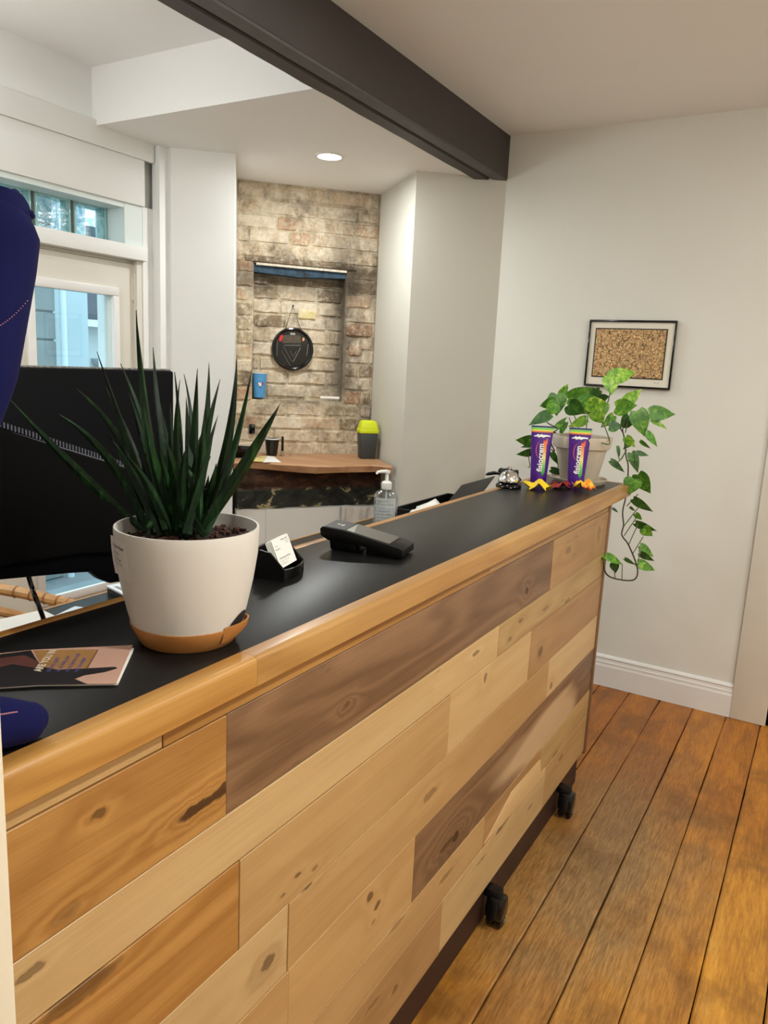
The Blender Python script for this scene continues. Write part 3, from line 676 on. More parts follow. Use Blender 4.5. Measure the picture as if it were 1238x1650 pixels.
for k in range(170):
    a = random.uniform(0, 6.28); r = .09*math.sqrt(random.random()); s = random.uniform(.0015, .0042)
    mb.box((-s, -s*.7, -s*.5), (s, s*.7, s*.6), Matrix.Translation(PC+Vector((r*math.cos(a), r*math.sin(a), .150))) @ Matrix.Rotation(random.uniform(0, 3), 4, 'Z') @ Matrix.Rotation(random.uniform(-.6, .6), 4, 'X'))
obj('bark_chips', mb, plain('bark_chip', S(74, 42, 30), .9, var=.5, scale=60), pot, kind='stuff')
# blades
def blade_mat():
    t = NT('blade_green'); c = t.coord(); nz = t.noise(t.vmath('MULTIPLY', c, (1, 1, .15)), 90, 3, .6); oi = t.n('ShaderNodeObjectInfo')
    a = t.ramp(nz, [(.3, S(8, 22, 12)), (.55, S(18, 46, 20)), (.75, S(44, 84, 34))]); h = t.n('ShaderNodeHueSaturation'); t.l(a, h.inputs['Color']); t.l(t.math('MULTIPLY_ADD', oi.outputs['Random'], .7, .5), h.inputs['Value'])
    t.l(h.outputs[0], t.b.inputs['Base Color']); t.b.inputs['Roughness'].default_value = .5; t.b.inputs['Specular IOR Level'].default_value = .22; return t.m
m_blade = blade_mat(); 
BD = (PC-CP).dot(Vector((R[2][0], R[2][1], R[2][2])))
def blade(bx, by, bdep, tx, ty, tdep, w, sag=.0, mid=None):
    a = pd(bx, by, bdep); b = pd(tx, ty, tdep); L = (b-a).length; N = 12; vs = []; fs = []
    side0 = (b-a).cross(ray(bx, by)).normalized(); view = ray(bx, by).normalized()
    tw = random.uniform(-.9, .9); bend = random.uniform(-.06, .06)*L
    for i in range(N+1):
        s = i/N; p = a.lerp(b, s); p.z += sag*4*s*(1-s)*L; p += side0*(bend*4*s*(1-s))
        ww = w*(.55+.9*s if s < .35 else (.865*(1-((s-.35)/.65)**1.7)+.012)); 
        ang = tw*(1-s*.4); side = (side0*math.cos(ang)+view*math.sin(ang)); nrm = side.cross((b-a).normalized())
        vs += [p-side*ww+nrm*ww*.45, p-side*ww*.5+nrm*ww*.06, p-nrm*.0008, p+side*ww*.5+nrm*ww*.06, p+side*ww+nrm*ww*.45, p-nrm*.0022]
    for i in range(N):
        for q in ((0, 1), (1, 2), (2, 3), (3, 4), (4, 5), (5, 0)): fs.append((i*6+q[0], i*6+q[1], (i+1)*6+q[1], (i+1)*6+q[0]))
    vs = [PC+(v-PC)/PS for v in vs]
    mb = MB().add(vs, fs); obj('leaf', mb, m_blade, pot, smooth=True)
tips = [(17, 644, .10, .0062, -.02), (96, 668, .085, .0068, .05), (124, 626, .08, .0062, .04), (156, 567, .0, .0042, .0), (195, 586, .05, .0045, .02), (219, 500, .0, .0068, -.015), (247, 560, .06, .0060, .0),
        (297, 603, .05, .0045, 0), (290, 612, -.02, .0045, 0), (318, 594, .0, .0062, 0), (337, 584, .06, .0058, .0), (355, 611, .0, .0055, 0), (382, 573, -.02, .0066, -.03), (406, 594, .03, .0055, -.04), (393, 662, .06, .0060, .0),
        (452, 650, -.04, .0078, .05), (368, 753, .0, .0058, .06), (171, 624, .04, .0055, .03), (174, 702, .02, .0060, .05), (208, 632, .05, .0055, .02), (300, 640, .03, .006, 0), (275, 650, .0, .006, .0), (232, 655, -.04, .0065, .03),
        (330, 660, -.03, .0062, 0), (352, 668, .05, .005, -.02), (203, 733, -.05, .0055, .08), (262, 700, -.06, .0065, .02), (300, 720, -.05, .006, .0), (340, 735, .0, .006, .04), (225, 700, .04, .006, .04), (250, 620, .08, .006, 0), (315, 690, .05, .006, 0), (281, 600, .09, .005, 0), (185, 660, .08, .006, .02)]
for i, (tx, ty, dd, w, sg) in enumerate(tips):
    fr_ = min(1, max(0, (tx-60)/330)); bx = 232+95*fr_+random.uniform(-9, 9)
    blade(bx, 862+random.uniform(-10, 6)-10*(dd > .04), BD-.035+random.uniform(-.025, .035)+(.03 if dd > .04 else 0), tx, ty, BD-.04+dd, w*1.25, sg)
for k in range(34):   # short inner leaves that close the clump
    bx = random.uniform(225, 335); tx = bx+random.uniform(-60, 55); ty = random.uniform(700, 800)
    blade(bx, random.uniform(850, 866), BD-.03+random.uniform(-.03, .05), tx, ty, BD-.03+random.uniform(-.05, .08), random.uniform(.006, .0085), random.uniform(0, .06))
# printed sticker on the pot rim side
def on_pot(u, z, e=.0006):   # u: arc length from the sticker's left edge
    a = math.radians(-122)+u/.098; r = rr_(z)+e; return PC+Vector((r*math.cos(a), r*math.sin(a), z))
mb = MB(); vs = []; fs = []
for i in range(13):
    for (z) in (.102, .120, .138, .156): vs.append(on_pot(-.012+i*.056/12, z, .0004+(0.003 if i == 0 else 0)))
for i in range(12):
    for q in range(3): fs.append((i*4+q, (i+1)*4+q, (i+1)*4+q+1, i*4+q+1))
mb.add(vs, fs); sti = obj('sticker', mb, plain('sticker', S(224, 216, 212), .35), pot)
for (s_, sz, u, z, bo) in (('Plastic Water Indoor Plant', .0062, -.031, .148, .00012), ('Property Plant', .0050, -.006, .1395, 0), ('130mm Bright Light', .0048, -.010, .1315, 0), ('Allow soil to dry out', .0046, -.010, .1255, 0), ('AVG', .0050, -.006, .1185, .0001)):
    obj('lettering', text_mb(s_, sz, lambda c, u=u, z=z: on_pot(u+c.x, z+c.y-.004, .0009), bold=bo), m_ink, sti)

pot.scale = (PS, PS, PS)
# ================================================================= CARD HOLDER
ct = Vector((-.868, 1.085, T))
# frame of the tilted cards, from the lower edge running right and away
e1 = (at(486, 899, 2, T+.018)-at(455, 917, 2, T+.018)).normalized()
lo0 = at(453, 917, 2, T+.020); lo1 = lo0 + e1*.072
bk_ = Vector((-e1.y, e1.x, 0)); 
if bk_.dot(ray(450, 900)) < 0: bk_ = -bk_
up = (bk_*.42+Vector((0, 0, 1))).normalized(); cn = e1.cross(up).normalized()
if cn.dot(ray(450, 900)) > 0: cn = -cn
hold = thing('business_card_holder', (lo0.x, lo0.y, T), 'black business card holder with a stack of white cards on the counter', 'card holder')
cm = Matrix(((e1.x, up.x, cn.x, lo0.x), (e1.y, up.y, cn.y, lo0.y), (e1.z, up.z, cn.z, lo0.z), (0, 0, 0, 1)))
def hp(a, b, c=0): return cm @ Vector((a, b, c))
g = lambda a, b, z: lo0 + e1*a + bk_*b + Vector((0, 0, z-.020))
LW = .072
tro = []
for k in range(9):
    s = k/8; bow = math.sin(s*math.pi)*.010
    tro.append((g(-.006+s*(LW+.016), -.006-bow, .0), g(-.004+s*(LW+.012), -.010-bow, .020)))
mb = MB(); vs = []; fs = []
for (p, q) in tro: vs += [p, q, q+bk_*.004, p+bk_*.03]
for k in range(8):
    for a_, b_ in ((0, 1), (1, 2), (2, 3), (3, 0)): fs.append((k*4+a_, (k+1)*4+a_, (k+1)*4+b_, k*4+b_))
fs += [(0, 1, 2, 3), (35, 34, 33, 32)]
mb.add(vs, fs); obj('front_lip', mb, m_blackgl, hold, smooth=False)
for s in (-.008, LW+.004):
    obj('side_wall', MB().prism([g(s, -.010, 0), g(s, -.010, .020), g(s, .018, .048), g(s, .038, .052), g(s, .052, .0)], e1*.004), m_black, hold)
obj('back_support', MB().prism([g(-.008, .038, .0), g(-.008, .048, .052), g(-.008, .053, .052), g(-.008, .056, 0)], e1*(LW+.016)), m_black, hold)
CW, CHh = .070, .052
for k in range(5):
    obj('card', MB().box((0-.0015*k, 0, -.0022*k-.0006), (CW-.0015*k, CHh+.001*(k % 2), -.0022*k), cm), m_paper, hold)
card = [c for c in hold.children if c.name.startswith('card')][0]
for (s_, sz, a, b, mt_) in (('MEDICAL CLINIC', .0036, .036, .0455, m_ink), ('Toronto ON', .0028, .050, .0415, m_inkg), ('by phone', .0028, .052, .0380, m_inkg), ('Therapy', .0034, .006, .0385, m_inkg), ('By appt only', .0036, .005, .0325, m_ink), ('Physiotherapy and Massage', .0040, .009, .0155, m_ink), ('book on line or call us today', .0030, .010, .0105, m_inkg), ('hours by appointment', .0030, .010, .0055, m_inkg)):
    obj('lettering', text_mb(s_, sz, lambda c, a=a, b=b: hp(a+c.x, b+c.y, .0003)), mt_, card)

# ================================================================= PAYMENT TERMINAL
P00 = at(520, 886, 2, T); P10 = at(646, 903, 2, T); f1 = (P10-P00).normalized(); f2 = Vector((-f1.y, f1.x, 0))
TL = .172; TW = .078
ter = thing('payment_terminal', (P00.x, P00.y, T), 'black handheld card payment terminal lying on the counter', 'card terminal')
def tg(a, b, z): return P00 + f1*a + f2*b + Vector((0, 0, z))
def slab(prof, b0, b1): return [tg(a, b0, z) for a, z in prof], f2*(b1-b0)
body = [(-.006, .030), (-.008, .044), (-.002, .0495), (.05, .0455), (TL-.010, .0245), (TL, .020), (TL, .006), (TL-.010, .002), (.085, .018), (.06, .018), (.010, .022)]
pl_, off_ = slab(body, 0, TW); obj('body', MB().prism(pl_, off_), m_black, ter, bevel=.0016)
pl_, off_ = slab([(.012, 0), (.008, .026), (.062, .024), (.075, .0)], .010, TW-.010); obj('battery_foot', MB().prism(pl_, off_), m_black, ter, bevel=.004)
pl_, off_ = slab([(.09, .0), (.09, .018), (TL-.02, .004), (TL-.02, .0)], .014, TW-.014); obj('rear_ridge', MB().prism(pl_, off_), m_black, ter)
def top(a, b, e=.0004): 
    z = .0495-(a+.002)*.077 if a < .05 else .0455-(a-.05)*(.021/(TL-.060)); return tg(a, b, z+e)
obj('screen', MB().prism([top(.048, .005), top(TL-.030, .005), top(TL-.030, TW-.005), top(.048, TW-.005)], (0, 0, .0006)), plain('screen_glass', S(40, 41, 40), .02, Coat_Weight=1.0, Coat_Roughness=.02), ter)
obj('matte_head', MB().prism([top(.002, .003), top(.046, .003), top(.046, TW-.003), top(.002, TW-.003)], (0, 0, .0005)), plain('head_plastic', S(46, 46, 46), .45), ter)
mb = MB()
for k in range(5):
    r1 = .0035+.002*k; pts = [top(.024+r1*math.cos(a)*.9+.0-.004, TW/2+r1*math.sin(a), .0012) for a in [math.radians(-40+80*j/6) for j in range(7)]]
    if k in (0, 2, 4): mb.tube(pts, .0006, 4)
mb.lathe([(0, 0), (.0028, 0), (.0028, .0005), (0, .0005)], top(.018, TW/2, .001), 12)
obj('contactless_mark', mb, m_white, ter)

# ================================================================= BELL
BC = Vector((-.908, 2.375, T)); bell = thing('service_bell', BC, 'chrome service bell on a black base on the counter', 'bell')
obj('bell_base', MB().lathe([(0, 0), (.041, 0), (.043, .004), (.041, .009), (.034, .015), (.018, .018), (0, .019)], BC, 40), m_blackgl, bell, smooth=True)
obj('dome', MB().lathe([(.0355, .019), (.036, .021), (.0345, .031), (.030, .041), (.023, .049), (.013, .0545), (.004, .056), (0, .056)], BC, 40), m_chrome, bell, smooth=True)
obj('plunger', MB().lathe([(.0025, .055), (.0025, .064), (.006, .0655), (.007, .0675), (.005, .0695), (0, .070)], BC, 20), m_chrome, bell, smooth=True)

# black phone clamp behind the bell
cl0 = Vector((-.945, 2.452, T)); cla = thing('tripod_phone_clamp', cl0, 'small black phone clamp standing behind the service bell', 'phone clamp')
def cpp(px, py, y): return at(px, py, 1, y)
obj('clamp_body', MB().lathe([(0, 0), (.022, 0), (.024, .008), (.018, .025), (.020, .040), (.016, .050), (0, .053)], cl0, 12), m_black, cla, smooth=True)
obj('handle', MB().tube([cpp(783, 765, 2.50), cpp(787, 763.5, 2.50), cpp(796, 762, 2.5), cpp(806, 763, 2.5), cpp(812, 760, 2.5)], [.002, .006, .0065, .004, .006], 10), m_black, cla, smooth=True)
obj('knob', MB().tube([cpp(830, 757.5, 2.52), cpp(830.5, 771, 2.52)], [.0125, .0125], 14), m_black, cla, bevel=.001)
obj('knob', MB().tube([cpp(834, 770, 2.52), cpp(839, 775, 2.52)], [.008, .006], 10), m_black, cla, bevel=.001)
obj('ball_joint', MB().lathe([(0, -.0075), (.008, -.009), (.012, 0), (.008, .009), (0, .012)], cpp(808, 759, 2.52), 14), m_black, cla, smooth=True)
obj('cross_arm', MB().tube([cpp(805, 764, 2.52), cpp(833, 766, 2.52)], .007, 8), m_black, cla, smooth=True)

# dark tablet on a stand behind the counter
q = [at(722, 810, 0, -1.03), at(743, 784.5, 0, -1.10), at(797, 769.5, 0, -1.10), at(778, 795, 0, -1.03)]
tabn = (q[1]-q[0]).cross(q[3]-q[0]).normalized()*-.008
tab = thing('tilted_screen', (q[0].x, (q[0].y+q[3].y)/2, DZ), 'tilted black screen rising behind the counter edge, left of the bell', 'screen')
low = [q[0]+(q[0]-q[1])*.45, q[1], q[2], q[3]+(q[3]-q[2])*.45]
obj('display', MB().prism(low, tabn), plain('screen_dark', S(18, 17, 17), .5, Specular_IOR_Level=.25), tab, bevel=.002)
obj('stand', MB().tube([(-1.06, 2.55, DZ+.004), (-1.08, 2.57, .955)], .012, 10).lathe([(0, 0), (.06, 0), (.058, .008), (0, .01)], (-1.06, 2.55, DZ+.001), 20), m_black, tab)

# hand sanitizer
def clear_mat(name, tint, a=.25):
    t = NT(name); tr = t.n('ShaderNodeBsdfTransparent'); tr.inputs[0].default_value = tint; gl = t.n('ShaderNodeBsdfGlossy', i_Roughness=.06); fr = t.n('ShaderNodeLayerWeight', i_0=.35)
    mx = t.n('ShaderNodeMixShader'); t.l(t.math('MULTIPLY_ADD', fr.outputs[1], .55, .06), mx.inputs[0]); t.l(tr.outputs[0], mx.inputs[1]); t.l(gl.outputs[0], mx.inputs[2]); t.l(mx.outputs[0], t.out.inputs[0]); return t.m
m_clear = clear_mat('clear_plastic', (.88, .93, .96, 1))
HB = Vector((-1.19, 2.055, DZ)); san = thing('sanitizer_bottle', HB, 'clear hand sanitizer bottle with a white pump on the desk', 'bottle')
mv = Matrix.Rotation(math.radians(30), 4, 'Z') @ Matrix.Diagonal((1, .62, 1, 1))
def hb(z): return HB+Vector((0, 0, z))
obj('bottle_body', MB().lathe([(0, 0), (.036, 0), (.038, .004), (.038, .150), (.036, .160), (.028, .169), (.014, .173), (.013, .178)], HB, 32, mv), m_clear, san, smooth=True)
obj('gel', MB().lathe([(0, .004), (.034, .005), (.0345, .118), (0, .118)], HB, 28, mv), clear_mat('gel', (.80, .86, .90, 1)), san, smooth=True)
obj('pump_collar', MB().lathe([(.0155, .176), (.0165, .178), (.0165, .196), (.013, .200), (.006, .202), (.005, .224), (.009, .226), (.0095, .234), (0, .236)], HB, 24), m_white, san, smooth=True)
vd = Vector((-.5, -.75, 0)).normalized()
obj('pump_nozzle', MB().tube([hb(.231), hb(.232)+vd*.02, hb(.230)+vd*.033, hb(.224)+vd*.037], [.006, .0055, .0045, .0035], 10), m_white, san, smooth=True)
obj('dip_tube', MB().tube([hb(.02), hb(.175)], .002, 6), m_white, san)
lm = Matrix.Translation(HB) @ Matrix.Rotation(math.radians(30), 4, 'Z')
def lab(x, z, e=0): 
    yv = -.62*math.sqrt(max(1e-6, .0386**2-x*x))-.0008-e; return lm @ Vector((x, yv, z))
mb = MB(); vs = []; fs = []
for i in range(13):
    x = -.031+.062*i/12; vs += [lab(x, .02), lab(x, .150)]
for i in range(12): fs.append((i*2, i*2+2, i*2+3, i*2+1))
t = NT('label_film'); tr = t.n('ShaderNodeBsdfTransparent'); mx = t.n('ShaderNodeMixShader', i_0=.5); t.b.inputs['Base Color'].default_value = S(226, 230, 232); t.l(tr.outputs[0], mx.inputs[1]); t.l(t.b.outputs[0], mx.inputs[2]); t.l(mx.outputs[0], t.out.inputs[0])
mb.add(vs, fs); lb = obj('label', mb, t.m, san)
for k in range(11):
    obj('lettering', text_mb(['Hand Sanitizer', 'Kills germs on hands', 'Drug Facts', 'Active ingredient', 'Ethyl alcohol 70%', 'Uses to help reduce', 'bacteria on skin', 'Warnings flammable', 'Keep away from fire', 'Directions', 'rub until dry'][k], .0066, lambda c, k=k: lab(-.029+c.x, .138-k*.0105+c.y, .0006)), plain('label_ink', S(110, 116, 122), .6) if k == 0 else bpy.data.materials['label_ink'], lb)

# tissue box / tray on the desk behind the counter
tr_ = thing('black_tray', (-1.26, 2.63, DZ), 'shallow black tray on the desk holding white tissue', 'tray')
obj('tray_floor', MB().box((-1.36, 2.40, DZ), (-1.16, 2.86, DZ+.006)), m_black, tr_)
for (a, b) in (((-1.36, 2.40), (-1.352, 2.86)), ((-1.168, 2.40), (-1.16, 2.86)), ((-1.36, 2.40), (-1.16, 2.408)), ((-1.36, 2.852), (-1.16, 2.86))): obj('tray_side', MB().box((a[0], a[1], DZ), (b[0], b[1], DZ+.045)), m_black, tr_)
mb = MB(); vs = []; fs = []; n = 10
ta, tb, tc2 = at(655, 832, 0, -1.10), at(702, 806, 0, -1.10), at(704, 822, 0, -1.08)
for i in range(n+1):
    for j in range(5):
        s = i/n; w = (j/4-.5); p = ta.lerp(tb, s)+Vector((.0, 0, -.022*abs(w)*2*(.2+s)))+Vector((w*.09*(.25+s), 0, .006*math.sin(i*1.7+j*2)))
        vs.append(p)
for i in range(n):
    for j in range(4): fs.append((i*5+j, (i+1)*5+j, (i+1)*5+j+1, i*5+j+1))
mb.add(vs, fs)
tis = obj('tissue', mb, m_paper, smooth=True, label='crumpled white tissue sticking up behind the counter edge beside the sanitizer', cat='tissue')
md = tis.modifiers.new('s', 'SOLIDIFY'); md.thickness = .001
obj('box_under_tissue', MB().box((-1.14, 2.02+.12, DZ), (-1.00, 2.42, .965)), m_white, label='white tissue box on the desk, hidden low behind the counter edge', cat='tissue box') if False else None

# ================================================================= CREAM TUBES
m_pur = plain('tube_purple', S(74, 18, 128), .35)
m_navy = plain('band_navy', S(30, 40, 96), .4); m_grn = plain('band_green', S(120, 200, 90), .4); m_yel = plain('band_yellow', S(214, 214, 70), .4); m_org = plain('band_orange', S(240, 110, 60), .4)
t = NT('rainbow_ribbon'); sx = t.n('ShaderNodeSeparateXYZ'); t.l(t.coord(), sx.inputs[0]); mr = t.n('ShaderNodeMapRange', i_1=.035, i_2=.150); t.l(sx.outputs[2], mr.inputs[0])
t.l(t.ramp(mr.outputs[0], [(0, S(30, 150, 70)), (.25, S(110, 200, 90)), (.5, S(240, 220, 130)), (.75, S(246, 150, 80)), (1, S(238, 84, 44))]), t.b.inputs['Base Color']); t.b.inputs['Roughness'].default_value = .4; m_rain = t.m
def cream_tube(loc, yaw, label):
    r = thing('cream_tube', loc, label, 'tube', 'purple cream tubes by the potted vine')
    MM = Matrix.Translation(loc) @ Matrix.Rotation(yaw, 4, 'Z'); HT = .200
    def hw(z): s = z/HT; return .0265+.0115*s
    def ht(z): s = z/HT; return .0235*(1-s**1.3)+.0008
    def surf(x, z, e=.0005): 
        w = hw(z); xx = max(-.999, min(.999, x/w)); return MM @ Vector((x, -ht(z)*math.sqrt(1-xx*xx)**.9-e, z))
    vs = []; fs = []; n = 32; zs = [.0, .004, .03, .06, .09, .12, .15, .175, .187, .200]
    for z in zs:
        for k in range(n):
            a = 2*math.pi*k/n; s_ = .93 if z == 0 else 1; vs.append(MM @ Vector((hw(z)*math.cos(a)*s_, ht(z)*math.sin(a)*s_, z)))
    for i in range(len(zs)-1):
        for k in range(n): fs.append((i*n+k, i*n+(k+1) % n, (i+1)*n+(k+1) % n, (i+1)*n+k))
    fs += [tuple(range(n))[::-1], tuple((len(zs)-1)*n+k for k in range(n))]
    body = obj('tube_body', MB().add(vs, fs), m_pur, r, smooth=True)
    def patch(x0, x1, z0, z1, nm, m, e=.0008, k=10):
        vs = [surf(x0(z)+(x1(z)-x0(z))*i/k, z, e) for z in [z0+(z1-z0)*j/6 for j in range(7)] for i in range(k+1)]
        obj(nm, MB().add(vs, [(j*(k+1)+i, j*(k+1)+i+1, (j+1)*(k+1)+i+1, (j+1)*(k+1)+i) for j in range(6) for i in range(k)]), m, body)
    for (z0, z1, m) in ((.194, .2, m_navy), (.187, .194, m_grn), (.182, .187, m_yel), (.178, .182, m_org)):
        patch(lambda z: -hw(z)*.985, lambda z: hw(z)*.985, z0, z1, 'colour_band', m)
    patch(lambda z: .006, lambda z: .0165+max(0, .04*(z-.12)), .040, .150, 'rainbow_ribbon', m_rain, .0009, 4)
    mb = MB(); mb.add([surf(.0165, .044, .001), surf(.002, .044, .001), surf(.010, .030, .001)], [(0, 1, 2)]); mb.add([surf(.004, .140, .001), surf(.020, .140, .001), surf(.020, .160, .001)], [(0, 1, 2)])
    obj('ribbon_ends', mb, m_rain, body)
    pts = [surf(-.004-.0135*math.sin(a), .118+.028*math.cos(a), .001) for a in [math.radians(10+150*j/14) for j in range(15)]]
    obj('arc', MB().tube(pts, [.0004+.0011*math.sin(math.pi*j/14) for j in range(15)], 5), plain('arc_pink', S(236, 96, 96), .4), body)
    # white lying figure emblem
    fg = [(-.027, .166), (-.020, .168), (-.014, .173), (-.010, .169), (-.002, .1725), (.002, .170), (.014, .170), (.027, .1685), (.028, .164), (.016, .1645), (.010, .1635), (.004, .160), (.000, .1625), (-.008, .162), (-.012, .1595), (-.015, .163), (-.022, .1635), (-.027, .1625)]
    obj('figure_emblem', MB().add([surf(x, z, .0012) for x, z in fg], [tuple(range(len(fg)))]), m_white, body)
    obj('lettering', text_mb('fisiocrem', .0262, lambda c: surf(.0065-c.y, .045+c.x*.98, .0014), bold=.0007), m_white, body)
    return r
cream_tube(Vector((-.862, 2.535, T)), math.radians(27), 'purple cream tube standing left, between the bell and the plant pot')
cream_tube(Vector((-.745, 2.585, T)), math.radians(22), 'purple cream tube standing in front of the beige plant pot')

# ================================================================= FALL LEAVES
def maple(name, c, size, rot, mat, label, curl=.35, flat=1.0, group='fabric autumn leaves'):
    outl = [(0, -.5), (.08, -.22), (.30, -.34), (.28, -.16), (.56, -.10), (.42, .05), (.50, .22), (.28, .20), (.22, .34), (.12, .30), (0, .60), (-.12, .30), (-.22, .34), (-.28, .20), (-.50, .22), (-.42, .05), (-.56, -.10), (-.28, -.16), (-.30, -.34), (-.08, -.22)]
    n = len(outl); MMx = Matrix.Translation(c) @ Matrix.Rotation(rot, 4, 'Z'); vs = []; fs = []
    def hgt(x, y): return max(.0, .10+curl*(.35-(x*x+y*y))*.9+.10*math.sin(x*11+rot*3)+.10*math.cos(y*12+rot))*flat
    vs.append((0, 0))
    for f_ in (.35, .7, 1.0): vs += [(x*f_, y*f_) for x, y in outl]
    P = [MMx @ Vector((x*size, y*size, hgt(x, y)*size)) for x, y in vs]
    for k in range(n):
        fs.append((0, 1+k, 1+(k+1) % n))
        for q_ in range(2): fs.append((1+q_*n+k, 1+(q_+1)*n+k, 1+(q_+1)*n+(k+1) % n, 1+q_*n+(k+1) % n))
    o = obj(name, MB().add(P, fs), mat, smooth=True, label=label, cat='leaf', group=group)
    md = o.modifiers.new('s', 'SOLIDIFY'); md.thickness = .0012; o.location.z = max(o.location.z, T+.0012); return o
m_ly = plain('leaf_yellow', S(246, 206, 20), .6, var=.12, scale=30); m_lr = plain('leaf_red', S(140, 22, 30), .6, var=.25, scale=40)
t = NT('leaf_two_tone'); nz = t.noise(t.coord(), 30, 2, .5); t.l(t.ramp(nz, [(.40, S(246, 204, 40)), (.52, S(240, 170, 50)), (.6, S(226, 96, 40)), (.72, S(90, 20, 40))]), t.b.inputs['Base Color']); t.b.inputs['Roughness'].default_value = .6; m_lt = t.m
maple('fabric_leaf', at(867, 788, 2, T+.002), .092, .3, m_ly, 'bright yellow fabric leaf in front of the left purple tube', .32)
maple('fabric_leaf', at(903, 786, 2, T+.002), .09, 1.6, m_lr, 'dark red fabric leaf lying between the two purple tubes', .2, .8)
maple('fabric_leaf', at(941, 790, 2, T+.002), .085, 2.6, m_lt, 'curled yellow and orange fabric leaf in front of the right purple tube', .45, 1.1)

# ================================================================= POTHOS
VC = Vector((-.765, 2.685, T)); vine = thing('trailing_potted_vine', VC, 'trailing green vine in a beige clay pot at the far end of the counter', 'plant')
m_clay = plain('beige_clay', S(196, 184, 166), .75, var=.05, scale=25)
vp_ = obj('pot', MB().lathe([(0, .012), (.062, .012), (.066, .016), (.088, .122), (.0925, .123), (.0945, .126), (.101, .160), (.101, .163), (.098, .165), (.092, .163), (.089, .14), (0, .138)], VC, 48), m_clay, vine, smooth=True)
obj('pot_rim', MB().lathe([(.0945, .124), (.0985, .126), (.105, .160), (.103, .166), (.097, .166), (.096, .150)], VC, 48), m_clay, vine, smooth=True)
obj('saucer', MB().lathe([(0, 0), (.088, 0), (.096, .008), (.101, .018), (.097, .019), (.09, .010), (0, .011)], VC, 48), m_clay, vine, smooth=True)
obj('soil', MB().lathe([(0, .150), (.05, .152), (.093, .148), (.093, .140), (0, .140)], VC, 30), m_soil, vine)
def pothos_mat(name, c0, c1, c2):
    t = NT(name); co = t.coord(); nz = t.noise(co, 45, 4, .6, 1.0); oi = t.n('ShaderNodeObjectInfo')
    a = t.ramp(nz, [(.32, c0), (.55, c1), (.72, c2)]); h = t.n('ShaderNodeHueSaturation'); t.l(a, h.inputs['Color']); t.l(t.math('MULTIPLY_ADD', oi.outputs['Random'], .5, .75), h.inputs['Value'])
    t.l(h.outputs[0], t.b.inputs['Base Color']); t.b.inputs['Roughness'].default_value = .45
    t.b.inputs['Subsurface Weight'].default_value = 0.0; return t.m
m_p1 = pothos_mat('vine_leaf_green', S(40, 88, 20), S(84, 140, 34), S(150, 188, 70))
m_p2 = pothos_mat('vine_leaf_variegated', S(58, 112, 26), S(130, 176, 54), S(200, 214, 112))
m_p3 = pothos_mat('vine_leaf_dark', S(24, 60, 18), S(50, 100, 28), S(92, 136, 46))
m_stem = plain('vine_stem', S(74, 96, 40), .5, var=.15); m_stemd = plain('vine_stem_dark', S(52, 46, 26), .55, var=.2)
VD = (VC-CP).dot(Vector((R[2][0], R[2][1], R[2][2])))
def cv(x, y): return 780+x/3.641, 560+y/3.641
def hleaf(bx, by, tx, ty, wr, mat, dd=0.0, td=0.0, tilt=0.0, droop=.12):
    a = pd(*cv(bx, by), VD+dd); b = pd(*cv(tx, ty), VD+dd+td); ax = (b-a); L = ax.length*1.0; ax.normalize()
    vw = ray(*cv(bx, by)).normalized(); side = ax.cross(vw).normalized(); nr = side.cross(ax).normalized()
    if nr.dot(vw) > 0: nr = -nr
    ct_, st2 = math.cos(tilt), math.sin(tilt); side, nr = side*ct_+nr*st2, nr*ct_-side*st2
    ST = [(-.10, .0, .30), (.0, .0, .42), (.14, .0, .50), (.32, 0, .50), (.52, 0, .40), (.72, 0, .25), (.88, 0, .10), (1.0, 0, .008)]
    vs = []; fs = []
    for i, (s, _, w) in enumerate(ST):
        c = a+ax*(L*max(s, .0))-nr*(droop*L*s*s); 
        for j in (-1, -.55, 0, .55, 1):
            back = (s if s < 0 else 0)*L*(abs(j)**.5)*(1.0)
            fold = .22*abs(j)*w*wr*L
            vs.append(c+side*(j*w*wr*L)+ax*back+nr*(fold-.05*L*wr*j*j))
    for i in range(len(ST)-1):
        for j in range(4): fs.append((i*5+j, (i+1)*5+j, (i+1)*5+j+1, i*5+j+1))
    obj('leaf', MB().add(vs, fs), mat, vine, smooth=True)
    return a
